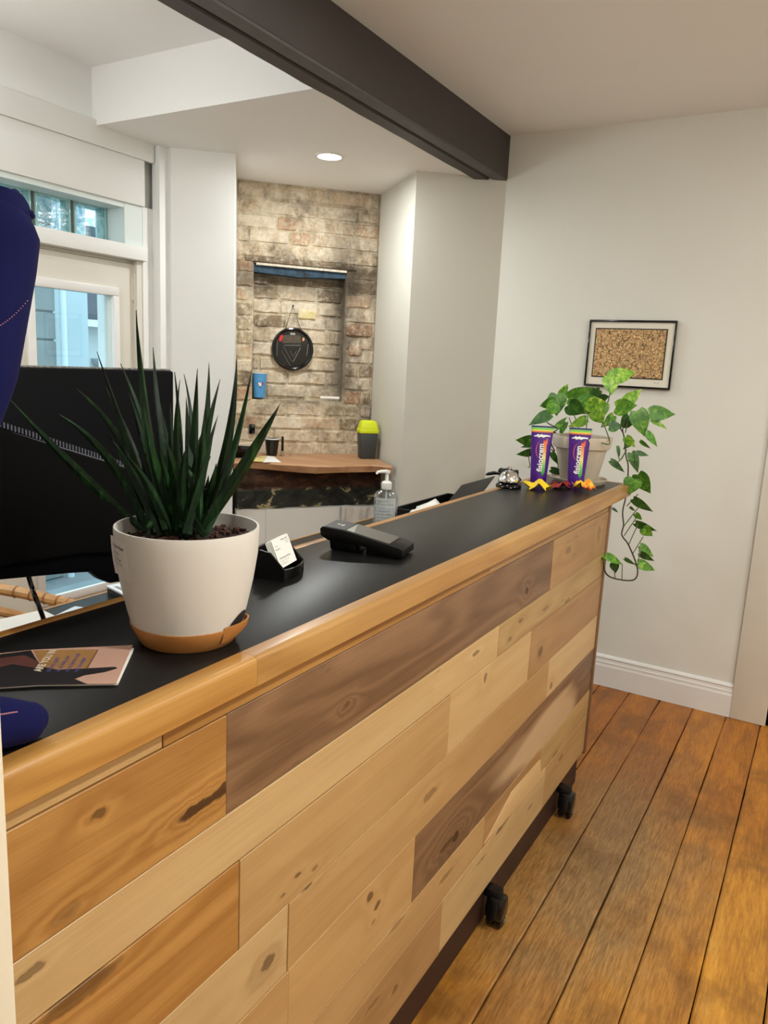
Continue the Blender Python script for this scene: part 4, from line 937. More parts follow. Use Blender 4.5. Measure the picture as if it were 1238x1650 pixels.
PL = [(745,180,905,128,.55,m_p2,.0,.03,.3),(742,172,752,275,1.0,m_p2,-.03,-.01,.2),(495,300,655,240,.62,m_p1,.03,0,.4),(448,285,502,212,.7,m_p2,.05,0,.5),(415,320,330,345,.9,m_p1,.02,0,.2),(420,330,368,398,1.1,m_p1,.0,0,.3),
 (385,392,262,447,.62,m_p3,.0,0,.5),(500,335,592,392,1.05,m_p3,-.04,0,.3),(430,275,430,400,.95,m_p1,.02,0,.2),(560,320,690,290,.7,m_p1,.03,0,.4),(610,330,745,345,.75,m_p2,-.03,0,.4),(825,325,936,245,.62,m_p2,.02,0,.3),
 (775,350,905,345,.85,m_p1,-.02,0,.3),(975,385,1132,388,.62,m_p1,.0,0,.2),(985,425,1082,472,.40,m_p2,.0,0,.6),(900,375,950,520,.80,m_p1,-.02,0,.3),(820,455,895,440,.6,m_p3,.03,0,.3),(735,465,818,455,.9,m_p3,.0,0,.3),
 (600,420,500,468,.62,m_p2,-.06,0,.4),(425,475,485,400,.5,m_p1,.0,0,.6),(290,545,188,548,.75,m_p1,.0,0,.4),(292,572,215,582,.4,m_p3,.02,0,.4),(285,612,192,632,.55,m_p1,.0,0,.4),(400,500,452,535,.5,m_p3,.03,0,.3),
 (400,615,435,692,.5,m_p3,.02,0,.4),(435,690,492,682,.6,m_p1,.0,0,.4),(395,715,492,748,.45,m_p3,.0,0,.3),(640,380,705,450,.8,m_p2,-.05,0,.3),(680,300,740,288,.9,m_p3,.04,0,.3),(785,580,800,645,.35,m_p3,.0,0,.4),
 (835,525,885,590,.75,m_p2,-.02,0,.4),(865,620,912,735,.55,m_p3,.0,0,.4),(895,617,972,632,.45,m_p3,.0,0,.3),(955,500,1025,580,.5,m_p1,.0,0,.5),(920,548,978,598,.35,m_p1,.02,0,.4),(745,665,832,730,.42,m_p3,.03,0,.4),
 (880,770,850,862,1.15,m_p1,-.02,0,.1),(905,745,975,862,.75,m_p1,.02,0,.3),(880,890,992,972,.42,m_p3,.0,0,.4),(890,975,928,1015,.7,m_p1,.0,0,.3),(858,935,888,962,.45,m_p3,.0,0,.3),(892,1030,1018,1085,.38,m_p3,.01,0,.4),
 (935,1060,990,1110,.95,m_p1,-.01,0,.2),(918,1163,1002,1228,.5,m_p1,.0,0,.3),(918,1208,1002,1258,.45,m_p3,.0,0,.3),(903,1265,1012,1307,.55,m_p1,.0,0,.2),(828,1238,892,1280,.35,m_p3,.02,0,.4),(715,1222,825,1270,.42,m_p1,-.12,0.02,.4),
 (765,1265,772,1325,.95,m_p3,-.08,0,.2),(690,1205,700,1262,.35,m_p2,-.15,0,.5),(755,943,792,968,.4,m_p3,-.05,0,.3),(560,290,520,380,.8,m_p1,.06,0,.3),(700,330,680,430,.85,m_p2,-.02,0,.3),(620,260,700,310,.8,m_p3,.07,0,.4),
 (760,400,700,470,.7,m_p1,.0,0,.4),(850,400,800,470,.7,m_p3,.05,0,.2),(880,420,950,470,.8,m_p2,.04,0,.2),(574,522,514,570,.5,m_p2,-.10,0,.2),(480,440,440,520,.5,m_p1,.04,0,.4),(870,540,820,600,.6,m_p1,.04,0,.3),(560,345,640,395,.7,m_p2,.05,0,.3),(680,250,620,300,.7,m_p1,.08,0,.3)]
rp = random.Random(3)
for L_ in PL:
    bx, by, tx, ty, wr, mt_, dd, td, tl = L_
    hleaf(bx, by, tx, ty, wr*.95, mt_, dd, td, tl*rp.choice((-1, 1)))
VN = [([(800,470,.0),(822,520,.0),(835,640,.0),(847,700,.0),(838,850,.02),(815,960,.03),(820,1040,.02),(810,1100,.0),(850,1160,-.01),(900,1290,-.03),(885,1360,-.06),(800,1362,-.08),(720,1330,-.12),(695,1235,-.15)], .0030, m_stemd),
      ([(450,470,.0),(410,500,.02),(395,560,.02),(415,605,.02),(395,600,.02)], .0024, m_stemd), ([(290,545,.0),(262,620,.0),(270,690,.0),(260,706,.0)], .0020, m_stem), ([(368,400,0),(372,440,.0),(430,470,.0)], .0024, m_stemd),
      ([(840,410,.0),(815,480,.0),(835,560,.0)], .0024, m_stemd), ([(905,370,.0),(850,430,.0),(830,500,.0)], .0024, m_stem), ([(845,660,.0),(885,690,.0),(885,620,.0)], .002, m_stem),
      ([(838,930,.03),(905,860,.0)], .002, m_stem), ([(820,1050,.02),(905,940,.0)], .002, m_stem), ([(822,1105,.0),(900,990,.0)], .002, m_stem), ([(850,1155,.0),(905,1035,.0)], .002, m_stem), ([(870,1215,-.01),(935,1110,.0)], .002, m_stem),
      ([(905,1280,-.03),(915,1165,.0)], .002, m_stem), ([(898,1275,-.02),(828,1240,.0)], .0018, m_stem), ([(810,1360,-.08),(812,1270,-.1)], .0018, m_stem), ([(770,1355,-.1),(765,1300,-.08)], .0018, m_stem),
      ([(740,665,.0),(790,670,.0),(838,600,.0)], .002, m_stem), ([(780,600,.0),(800,660,.0),(838,600,.0)], .002, m_stem), ([(500,410,0),(520,470,0)], .002, m_stem), ([(620,340,0),(600,480,0)], .0022, m_stem), ([(745,250,0),(690,470,0)], .0026, m_stem), ([(520,370,0),(560,480,0)], .002, m_stem), ([(700,440,0),(740,560,-.13),(690,560,-.13)], .0022, m_stem)]
for pts, r_, mt_ in VN:
    P = [pd(*cv(x, y), VD+d) for x, y, d in pts]; obj('stem', MB().tube(catmull(P, 5), r_*.9, 6), mt_, vine, smooth=True)

# ================================================================= PICTURE ON THE RIGHT WALL
fx0, fx1, fz0, fz1 = -1.006, -.634, 1.39, 1.68
pic = thing('framed_artwork', ((fx0+fx1)/2, YW, fz0), 'black framed artwork with a dense tan squiggle pattern on the right wall', 'picture')
yb = YW-.020
for (a, b) in (((fx0, fz1-.009), (fx1, fz1)), ((fx0, fz0), (fx1, fz0+.009)), ((fx0, fz0+.009), (fx0+.007, fz1-.009)), ((fx1-.007, fz0+.009), (fx1, fz1-.009))):
    obj('frame', MB().box((a[0], yb, a[1]), (b[0], YW-.001, b[1])), m_blackgl, pic, bevel=.001)
obj('mat_board', MB().box((fx0+.006, yb+.008, fz0+.008), (fx1-.006, yb+.012, fz1-.008)), plain('mat_board', S(232, 226, 210), .8), pic)
ax0, ax1, az0, az1 = fx0+.034, fx1-.040, fz0+.046, fz1-.040
obj('inner_border', MB().box((ax0-.005, yb+.006, az0-.005), (ax1+.005, yb+.0095, az1+.005)), plain('inner_border', S(34, 40, 26), .5), pic)
t = NT('squiggle_art'); co = t.coord(); wv = t.n('ShaderNodeTexVoronoi', i_Scale=48.0); wv.feature = 'DISTANCE_TO_EDGE'
dn = t.n('ShaderNodeTexNoise', i_Scale=34.0, i_Detail=2.0); t.l(co, dn.inputs['Vector']); dv = t.vmath('MULTIPLY', t.vmath('SUBTRACT', dn.outputs['Color'], (.5, .5, .5)), (.03, .03, .03)); t.l(t.vmath('ADD', co, dv), wv.inputs['Vector'])
nz = t.noise(co, 38, 2, .5, 2.0); bands = t.math('SINE', t.math('MULTIPLY', nz, 60.0))
c1 = t.ramp(t.math('MULTIPLY_ADD', bands, .5, .5), [(.15, S(110, 72, 40)), (.3, S(214, 168, 112)), (.7, S(244, 212, 156))]); c2 = t.ramp(t.noise(co, 60, 2), [(.35, S(200, 110, 60)), (.5, S(255, 255, 255)), (.65, S(210, 200, 120))])
cc = t.mix(.55, c1, t.mix(1.0, c1, c2, 'MULTIPLY')); ed_ = t.n('ShaderNodeMapRange', i_1=0.02, i_2=.07, i_3=.8, i_4=0.0); t.l(wv.outputs[0], ed_.inputs[0])
t.l(t.mix(ed_.outputs[0], cc, S(62, 40, 22)), t.b.inputs['Base Color']); t.b.inputs['Roughness'].default_value = .6
obj('artwork', MB().box((ax0, yb+.005, az0), (ax1, yb+.0088, az1)), t.m, pic)
obj('signature', text_mb('m. sq', .010, lambda c: Vector((ax1-.030+c.x, yb+.0075, az0-.020+c.y)), shear=.3), m_inkg, pic)

# ================================================================= NICHE SHELF AND WHAT STANDS ON IT
SZ = .95
def sp(px, py, z=SZ): return at(px, py, 2, z)
m_live = wood('live_edge_wood', S(200, 156, 116), S(148, 104, 70), 0, 6, 4, .35, .6, contrast=.5)
shelf = thing('live_edge_shelf', (-2.3, 3.1, 0), 'thick live-edge wooden shelf on a charred beam in the brick niche', 'shelf')
fe = [sp(362, 740), sp(400, 742), sp(430, 744.5), sp(453, 746.5), sp(480, 747.5), sp(510, 749.5), sp(540, 750), sp(570, 749), sp(600, 748.5), sp(618, 750), sp(632, 751)]
fe[0] = Vector((A3.x-.06, A3.y+.075, SZ))
bkp = [Vector((Bk.x, Bk.y, SZ))+Vector((.004, .0, 0)), Vector((OB.x+.012, OB.y-.002, SZ))]
poly = fe+[bkp[0]+Vector((.0, -.004, 0)), bkp[1]]
top_ = poly; cen = sum((Vector(p) for p in poly), Vector())/len(poly)
mb = MB(); n = len(poly); outd = NB
l1 = [p+outd*random.uniform(.006, .016)+Vector((0, 0, -.0075)) if i < 11 else p+Vector((0, 0, -.0075)) for i, p in enumerate(poly)]
l2 = [p+outd*random.uniform(-.012, .004)+Vector((0, 0, -.038+random.uniform(-.006, .006))) if i < 11 else p+Vector((0, 0, -.04)) for i, p in enumerate(poly)]
vs = poly+l1+l2; fs = [tuple(range(n)), tuple(range(2*n, 3*n))[::-1]]
for k in range(2):
    for i in range(n): fs.append((k*n+i, k*n+(i+1) % n, (k+1)*n+(i+1) % n, (k+1)*n+i))
obj('slab', mb.add(vs, fs), m_live, shelf)
t = NT('charred_beam'); co = t.coord(); nz = t.noise(t.vmath('MULTIPLY', co, (1, 1, 2)), 11, 6, .75, .4)
up_ = t.ramp(nz, [(.36, S(24, 14, 10)), (.5, S(58, 36, 24)), (.62, S(92, 60, 38)), (.72, S(36, 28, 22))])
nb_ = t.noise(t.vmath('MULTIPLY', co, (1, 1, 1.4)), 9, 5, .6, .6)
lw_ = t.ramp(nb_, [(.36, S(18, 18, 15)), (.5, S(40, 44, 36)), (.575, S(56, 56, 44)), (.59, S(176, 164, 124)), (.66, S(150, 136, 98)), (.675, S(58, 44, 32))])
sz_ = t.n('ShaderNodeSeparateXYZ'); gg_ = t.n('ShaderNodeNewGeometry'); t.l(gg_.outputs['Position'], sz_.inputs[0]); ms_ = t.n('ShaderNodeMapRange', i_1=.80, i_2=.815, i_3=0.0, i_4=1.0); t.l(sz_.outputs[2], ms_.inputs[0])
t.l(t.mix(ms_.outputs[0], lw_, up_), t.b.inputs['Base Color']); t.b.inputs['Roughness'].default_value = .85; t.bump(nz, .8, .006)
a_ = A3+Vector((-.055, .10, 0)); b_ = sp(615, 756, .9); b_.z = 0; dB = (b_-a_).normalized(); nB = Vector((dB.y, -dB.x, 0))
mb = MB(); vs = []; fs = []; K = 24
for i in range(K+1):
    p = a_.lerp(b_, i/K); w1 = mnoise.noise(p*9)*.008; w2 = mnoise.noise(p*14+Vector((3, 3, 3)))*.008
    vs += [p+nB*(w1-.006)+Vector((0, 0, SZ-.035)), p+nB*(w2-.002)+Vector((0, 0, .845)), p+nB*(w1-.012)+Vector((0, 0, .82)), p+nB*w2+Vector((0, 0, .80)), p+nB*(w1)+Vector((0, 0, .715+w2)), p-nB*.12+Vector((0, 0, .715)), p-nB*.12+Vector((0, 0, SZ-.035))]
for i in range(K):
    for q_ in range(7): fs.append((i*7+q_, i*7+(q_+1) % 7, (i+1)*7+(q_+1) % 7, (i+1)*7+q_))
fs += [tuple(range(7)), tuple(K*7+k for k in range(7))[::-1]]
obj('charred_beam', mb.add(vs, fs), t.m, shelf)
smesh('trim_10', MB().prism([a_+nB*-.012, a_.lerp(b_, 1.0)+nB*-.012, a_.lerp(b_, 1.0)-nB*.05, a_-nB*.05], Vector((0, 0, .712))).prism([a_.lerp(b_, .19)+nB*.002, a_.lerp(b_, .99)+nB*.002, a_.lerp(b_, .99)-nB*.02, a_.lerp(b_, .19)-nB*.02], Vector((0, 0, .708))), m_wallw)
# towel hanging below the beam at the right
ta_ = a_.lerp(b_, .70)+nB*.012; tb_ = a_.lerp(b_, .985)+nB*.012
mb = MB(); vs = []; fs = []
for i in range(15):
    for j in range(12):
        s = i/14; p = ta_.lerp(tb_, s); fold = .008*math.sin(s*14+j*.35)+.006*math.sin(s*31+j*.2); 
        vs.append(p+nB*(fold+.01)+Vector((0, 0, .715-.28*j/11-.01*s*(j == 0)+ .0)))
for i in range(14):
    for j in range(11): fs.append((i*12+j, (i+1)*12+j, (i+1)*12+j+1, i*12+j+1))
tw_ = obj('hanging_cloth', mb.add(vs, fs), plain('cloth', S(216, 210, 202), .9, var=.05, scale=30), smooth=True, label='white cloth hanging below the right end of the charred beam', cat='cloth')
md = tw_.modifiers.new('s', 'SOLIDIFY'); md.thickness = .003

# black oval-ish dish, cup, slim bottle, papers, bin, bits
dc = Vector((-2.60, 3.03, SZ)); dc = sp(396, 726)
dish = obj('black_dish', MB().lathe([(0, 0), (.045, 0), (.05, .004), (.085, .045), (.088, .047), (.083, .046), (.048, .008), (0, .007)], sp(393, 736), 6, Matrix.Rotation(.4, 4, 'Z')), m_blackgl, label='black angular dish at the left end of the wooden shelf', cat='dish')
cp_ = sp(438, 734); cup = thing('dark_paper_cup', cp_, 'black cup with a pale rim standing on the wooden shelf', 'cup')
obj('cup_body', MB().lathe([(0, 0), (.026, 0), (.027, .003), (.037, .086), (.0345, .086), (.025, .006), (0, .005)], cp_, 28), plain('cup_black', S(22, 18, 17), .35), cup, smooth=True)
obj('cup_rim', MB().lathe([(.0345, .084), (.0385, .085), (.0385, .090), (.0345, .0905)], cp_, 28), m_white, cup, smooth=True)
bp_ = sp(455, 734.5); bo = thing('slim_black_bottle', bp_, 'slim black bottle with a clear foot beside the black cup', 'bottle')
obj('bottle_foot', MB().lathe([(0, 0), (.011, 0), (.011, .024), (.007, .027)], bp_, 16), m_clear, bo, smooth=True)
obj('bottle_stem', MB().lathe([(.007, .026), (.0065, .098), (.0055, .101), (0, .101)], bp_, 14), m_blackgl, bo, smooth=True)
for k, (px, py, s_) in enumerate(((469, 735, .008), (484, 735.5, .007))):
    c = sp(px, py); obj('metal_cap', MB().lathe([(0, 0), (s_, 0), (s_*.9, s_*.9), (s_*.4, s_*1.1), (0, s_*1.1)], c, 14), m_steel, smooth=True, label=('small metal cap on the shelf, nearer the slim black bottle' if k == 0 else 'small metal cap on the shelf, farther from the slim black bottle'), cat='cap', group='metal caps on the shelf')
def flat_poly(name, pts, z, h, mat, label, cat, **k): return obj(name, MB().prism([sp(*q, z) for q in pts], (0, 0, h)), mat, label=label, cat=cat, **k)
flat_poly('open_brochure', [(391, 737), (430, 735), (424, 744.5), (396, 743)], SZ+.0005, .002, plain('brochure_gold', S(222, 204, 132), .5, var=.25, scale=35), 'yellowish printed brochure on the left of the wooden shelf', 'brochure')
flat_poly('white_leaflet', [(431, 735), (441, 736), (453, 745), (424, 745.3)], SZ+.0005, .002, m_paper, 'white leaflet on the wooden shelf in front of the cup', 'leaflet')
# small black hook in the bricks
obj('small_black_clip', MB().prism([bw(.075, 1.05, .0), bw(.105, 1.05, .0), bw(.105, 1.10, .0), (bw(.075, 1.10, .0))], NB*.012), m_blackgl, bevel=.003, label='small black clip fixed to the bricks above the dish', cat='clip')
# bin with a yellow lid
bc_ = sp(590, 738) + NB*.010; bn = thing('small_waste_bin', bc_, 'dark grey bin with a bright yellow lid at the right end of the shelf', 'bin')
BM = Matrix.Translation(bc_) @ Matrix(((U.x, -NB.x, 0, 0), (U.y, -NB.y, 0, 0), (0, 0, 1, 0), (0, 0, 0, 1)))
def frus(w0, d0, w1, d1, z0, z1): return [BM @ Vector(v) for v in ((-w0, -d0, z0), (w0, -d0, z0), (w0, d0, z0), (-w0, d0, z0), (-w1, -d1, z1), (w1, -d1, z1), (w1, d1, z1), (-w1, d1, z1))]
CF = [(3,2,1,0),(4,5,6,7),(0,1,5,4),(1,2,6,5),(2,3,7,6),(3,0,4,7)]
obj('bin_body', MB().add(frus(.040, .034, .048, .040, 0, .136), CF), plain('bin_grey', S(58, 60, 60), .5), bn, bevel=.006)
m_lid = plain('lid_yellow', S(214, 226, 20), .45)
lid = obj('lid', MB().add(frus(.0505, .042, .050, .0415, .134, .158), CF).add(frus(.048, .040, .038, .030, .157, .196), CF), m_lid, bn, bevel=.004)
obj('lid_flap', MB().add(frus(.034, .026, .032, .024, .1935, .1995), CF), m_lid, lid, bevel=.002)

# blue paper cup on the ledge of the recess
kc = bw(.128, 1.232, -.028); kc.z = 1.2395
bcup = thing('blue_paper_cup', kc, 'light blue paper cup with a bird-head emblem on the brick ledge', 'cup')
def cr(z): return .0285+.0095*z/.125
m_cb = plain('cup_blue', S(84, 158, 216), .5)
cb_ = obj('cup_body', MB().lathe([(0, .002), (cr(0), 0), (cr(.125), .125), (cr(.125)-.002, .125), (cr(0)-.002, .004), (0, .004)], kc, 36), m_cb, bcup, smooth=True)
obj('cup_rim', MB().lathe([(cr(.125)-.002, .123), (cr(.125)+.0015, .124), (cr(.125)+.0015, .1275), (cr(.125)-.002, .128)], kc, 36), m_white, bcup, smooth=True)
fa = math.atan2(CP.y-kc.y, CP.x-kc.x)
def onc(x, z, e=.0006): a = fa+x/.033+.08; r = cr(z)+e; return kc+Vector((r*math.cos(a), r*math.sin(a), z))
def dec(nm, pts, m, e): obj(nm, MB().add([onc(x, z, e) for x, z in pts], [tuple(range(len(pts)))]), m, cb_)
m_nv = plain('emblem_navy', S(18, 32, 92), .5); m_rd = plain('emblem_red', S(214, 34, 48), .5)
dec('emblem_outline', [(-.014, .074), (-.010, .081), (.0, .083), (.018, .086), (.016, .079), (.012, .070), (.007, .058), (.003, .048), (-.001, .055), (-.007, .063), (-.013, .069)], m_nv, .0006)
dec('emblem_face', [(-.0125, .0735), (-.008, .078), (-.001, .077), (.006, .075), (.010, .070), (.006, .061), (.003, .056), (-.002, .061), (-.008, .067)], m_white, .0010)
dec('emblem_beak', [(-.013, .0735), (-.007, .0755), (-.008, .072), (-.012, .070)], m_nv, .0013)
dec('emblem_leaf', [(.008, .072), (.011, .078), (.014, .076), (.018, .079), (.018, .074), (.021, .071), (.017, .070), (.015, .066), (.011, .067), (.008, .067)], m_rd, .0013)
for z_, a0, a1 in ((.096, -.010, .010), (.031, -.020, .018)): dec('pale_line', [(a0, z_), ((a0+a1)/2, z_), (a1, z_), (a1, z_+.002), ((a0+a1)/2, z_+.002), (a0, z_+.002)], plain('pale_blue_line', S(180, 214, 240), .5), .0006)
# chalk stick on ledge
obj('white_stick', MB().tube([bw(.452, 1.249, -.02), bw(.556, 1.249, -.02)], .0085, 12), plain('stick_white', S(232, 226, 220), .5), smooth=True, label='short white stick lying on the brick ledge right of the round plaque', cat='stick')

# round black glass plaque hung on a cord
pcn = bw(.302, 1.497, -.058); plq = thing('round_hanging_plaque', bw(.302, 1.385, -.066), 'round black glossy plaque with a triangle design hung on the bricks', 'plaque')
PMx = Matrix(((U.x, 0, NB.x, pcn.x), (U.y, 0, NB.y, pcn.y), (0, 1, 0, pcn.z), (0, 0, 0, 1)))
def pq(x, y, z=0): return PMx @ Vector((x, y, z))
lt = lambda prof: MB().add([PMx @ v for v in MB().lathe(prof, (0, 0, 0), 48).v], MB().lathe(prof, (0, 0, 0), 48).f)
obj('disc', lt([(0, 0), (.110, 0), (.110, .006), (0, .0065)]), plain('plaque_glass', S(16, 15, 14), .06), plq, smooth=True)
obj('rim', lt([(.110, -.0075), (.112, .004), (.110, .013), (.103, .016), (.096, .012), (.094, .006)]), m_blackgl, plq, smooth=True)
m_gl1 = plain('etched_grey', S(96, 94, 84), .3); mb = MB()
def bar(mb, x0, y0, x1, y1, w=.002, z=.0068):
    d = Vector((x1-x0, y1-y0, 0)).normalized(); n_ = Vector((-d.y, d.x, 0))*w; a, b = Vector((x0, y0, z)), Vector((x1, y1, z))
    mb.add([PMx @ (a-n_), PMx @ (b-n_), PMx @ (b+n_), PMx @ (a+n_)], [(0, 1, 2, 3)])
bar(mb, -.045, .018, .042, .022, .0022); bar(mb, .042, .01, .004, -.066, .0022); bar(mb, -.058, -.01, -.010, -.088, .001); bar(mb, -.05, .015, -.002, -.066, .001); bar(mb, -.082, .045, -.082, -.04, .0015); bar(mb, .082, .03, .076, -.03, .002); bar(mb, -.012, -.01, .004, -.038, .001); bar(mb, .02, -.008, .004, -.038, .001); bar(mb, -.048, .068, .035, .074, .001)
obj('triangle_lines', mb, m_gl1, plq)
mb = MB(); mb.add([pq(x, y, .0066) for x, y in ((-.055, .066), (.04, .07), (.045, .035), (-.055, .028))], [(0, 1, 2, 3)]); obj('brown_panel', mb, plain('plaque_brown', S(70, 56, 36), .3, var=.3, scale=60), plq)
mb = MB(); mb.add([pq(x, y, .007) for x, y in ((-.066, .070), (-.056, .072), (-.052, .060), (-.060, .040), (-.070, .034), (-.074, .050))], [tuple(range(6))]); obj('red_mark', mb, m_rd, plq)
mb = MB(); mb.add([pq(x, y, .007) for x, y in ((.052, .064), (.060, .062), (.064, .052), (.055, .044), (.050, .046))], [tuple(range(5))]); obj('orange_mark', mb, plain('mark_orange', S(226, 160, 110), .4), plq)
mb = MB(); mb.add([pq(x, y, .007) for x, y in ((-.015, .084), (.012, .084), (.012, .074), (-.015, .074))], [(0, 1, 2, 3)]); obj('grey_mark', mb, plain('mark_grey', S(170, 160, 150), .4), plq)
obj('cord', MB().tube([pq(-.040, .104, .004), pq(-.002, .226, -.004), pq(.040, .104, .004)], .0018, 6), plain('cord_brown', S(70, 50, 38), .8), plq)
obj('nail', MB().lathe([(0, -.006), (.004, -.006), (.004, .012), (0, .013)], pq(-.002, .224, -.004), 8, PMx.to_3x3().to_4x4()), m_black, plq)

# ================================================================= CEILING DOWNLIGHTS
t = NT('downlight_glow'); em = t.n('ShaderNodeEmission', i_1=14.0); em.inputs[0].default_value = (1, .95, .88, 1); t.l(em.outputs[0], t.out.inputs[0]); m_glow = t.m
for i, (x, y, z, p, c) in enumerate(DOWN):
    zz = {0: ZS, 5: ZL}.get(i, ZR)
    lbl = ['round recessed downlight glowing in the low ceiling before the brick niche', 'round recessed downlight in the ceiling near the right wall', 'round recessed downlight in the ceiling above the room beside the counter', 'round recessed downlight in the ceiling above the counter', 'round recessed downlight in the ceiling behind the camera', 'round recessed downlight in the ceiling near the glazed door'][i]
    d = thing('ceiling_downlight', (x, y, zz), lbl, 'ceiling light', 'recessed ceiling downlights')
    obj('trim_ring', MB().lathe([(.050, -.002), (.052, -.006), (.062, -.005), (.065, -.0), (.05, 0)], (x, y, zz), 40), m_trim, d, smooth=True)
    obj('lens', MB().lathe([(0, -.003), (.050, -.003), (.050, -.001), (0, -.001)], (x, y, zz), 40), m_glow, d)

for i, (x, y, z, p, c) in enumerate(FILL_GLOBES):  # fill globes with cord and ceiling cap, added out of view for brightness
    zc = ZL if i == 0 else ZR
    d = thing('added_fill_globe', (x, y, zc), ['unseen white fill globe added left behind the counter', 'unseen white fill globe added over the room to the right'][i], 'fill light', 'added fill globes')
    t = NT('fill_globe_glow'); em = t.n('ShaderNodeEmission', i_1=float(p)); em.inputs[0].default_value = c; t.l(em.outputs[0], t.out.inputs[0])
    obj('globe', MB().lathe([(.09*math.sin(math.pi*k/16), -.09*math.cos(math.pi*k/16)) for k in range(17)], (x, y, z), 24), t.m, d, smooth=True)
    obj('fill_globe_cord', MB().tube([(x, y, z+.09), (x, y, zc)], .003, 6), m_black, d)
    obj('fill_globe_canopy', MB().lathe([(.0, 0), (.05, 0), (.045, -.02), (0, -.022)], (x, y, zc), 20), m_white, d, smooth=True)

# ================================================================= BROCHURES ON THE COUNTER
t = NT('brochure_photo'); co = t.coord('Object'); nz = t.noise(co, 14, 3, .5)
t.l(t.ramp(nz, [(.35, S(20, 12, 14)), (.5, S(96, 60, 52)), (.65, S(160, 110, 92))]), t.b.inputs['Base Color']); t.b.inputs['Roughness'].default_value = .3; m_bph = t.m
def cpt(px, py, h=.0): return at(px, py, 2, T+h)
bro = thing('fitness_brochure', cpt(120, 1080), 'glossy brochure with a dark arm silhouette on the counter left of the pot', 'brochure')
def fp(nm, pts, h, th, mat, par): return obj(nm, MB().prism([cpt(x, y, h) for x, y in pts], (0, 0, th)), mat, par)
m_skin = plain('print_skin', S(196, 154, 136), .3, var=.06, scale=12)
cvr = fp('cover', [(-60, 1060), (54, 1047.5), (214, 1040), (187, 1102), (60, 1104), (-60, 1112)], .0035, .0006, m_skin, bro)
fp('inner_pages', [(-60, 1064), (52, 1052), (216, 1047), (190, 1104), (60, 1106), (-60, 1114)], .0004, .0026, m_paper, bro)
fp('tan_panel', [(54, 1048), (157, 1046.5), (140, 1076), (70, 1078)], .00425, .0002, plain('print_tan', S(160, 116, 66), .35, var=.1, scale=20), cvr)
fp('dark_photo', [(-60, 1062), (50, 1048), (56, 1058), (66, 1074), (92, 1079), (140, 1077), (186, 1074.5), (189, 1077), (168, 1083), (136, 1088), (120, 1094), (140, 1102), (60, 1103.5), (-60, 1111)], .00445, .0002, plain('print_dark', S(20, 12, 16), .35), cvr)
fp('brown_streak', [(-60, 1074), (0, 1060), (40, 1056), (62, 1066), (66, 1078), (20, 1070), (-60, 1090)], .0047, .0001, plain('print_brown', S(96, 52, 44), .35, var=.2, scale=15), cvr)
fp('seam_line', [(157, 1047), (159, 1047), (142, 1076), (139, 1076)], .0047, .0001, plain('print_seam', S(120, 76, 44), .4), cvr)
bv = (cpt(80, 1058)-cpt(62, 1082)); bu = (cpt(118, 1056)-cpt(84, 1056)).normalized(); bvn = bv.normalized()
def blt(x, y, h=.0049): p = cpt(66, 1088) + bvn*x - Vector((-bvn.y, bvn.x, 0))*(-y); p.z = T+h; return p
obj('lettering', text_mb('ARE YOU IN', .0125, lambda c: blt(c.x, c.y), bold=.0004), plain('print_cream', S(224, 206, 180), .5), cvr)
for k, s_ in enumerate(('chronic pain?', 'let us help you', 'move better and', 'feel stronger')):
    obj('lettering', text_mb(s_, .0085, lambda c, k=k: blt(c.x-.002, c.y-.011-k*.0105)), plain('print_violet', S(92, 80, 150), .5) if k == 0 else bpy.data.materials['print_violet'], cvr)

# ================================================================= COMPRESSION SOCK ON A LEG FORM
t = NT('navy_knit'); co = t.coord(); wv = t.n('ShaderNodeTexWave', i_Scale=420.0, i_Distortion=.4); wv.bands_direction = 'Z'; t.l(co, wv.inputs[0])
t.b.inputs['Base Color'].default_value = S(12, 14, 66); t.b.inputs['Roughness'].default_value = .9; t.b.inputs['Specular IOR Level'].default_value = .2; t.bump(wv.outputs[0], .25, .0005); m_knit = t.m
FT = cpt(60, 1190)
leg = thing('compression_sock', (FT.x-.02, FT.y-.09, T), 'navy blue knee-high sock on a leg form at the left end of the counter', 'sock')
def lp(px, py, d): return pd(px, py, d)
dR = Vector((R[2][0], R[2][1], R[2][2]))
path = []; rad = []
for (px, py, dep, r) in ((-52, 335, .80, .0), (-8, 338, .80, .030), (-6, 341, .80, .0335), (-6, 352, .795, .0335), (-8, 366, .79, .034), (-8, 380, .785, .0425), (-12, 430, .78, .041), (-24, 520, .765, .038), (-34, 600, .75, .0345), (-56, 690, .735, .028), (-76, 790, .72, .024), (-96, 890, .70, .024), (-112, 980, .69, .026), (-112, 1060, .68, .028)):
    if r: path.append(lp(px, py, dep)); rad.append(r)
heel = path[-1]
obj('leg_sleeve', MB().tube(catmull(path, 3), [rad[min(i//3, len(rad)-1)]*(1-(i % 3)/3)+rad[min(i//3+1, len(rad)-1)]*((i % 3)/3) for i in range((len(path)-1)*3+1)], 28), m_knit, leg, smooth=True)
toe = cpt(40, 1196); fpth = [heel+Vector((0, 0, .01)), Vector((heel.x*.6+toe.x*.4, heel.y*.6+toe.y*.4, T+.036)), Vector((heel.x*.3+toe.x*.7, heel.y*.3+toe.y*.7, T+.027)), Vector((toe.x, toe.y, T+.0215)), toe+Vector((.0, .010, .020)), toe+Vector((.0, .019, .018)), toe+Vector((.0, .0225, .017))]
cf = catmull(fpth, 4); rf_ = [.030, .029, .025, .0205, .0175, .011, .003]
obj('foot_sleeve', MB().tube(cf, [rf_[min(i//4, 6)]*(1-(i % 4)/4)+rf_[min(i//4+1, 6)]*((i % 4)/4) for i in range(len(cf))], 28), m_knit, leg, smooth=True)
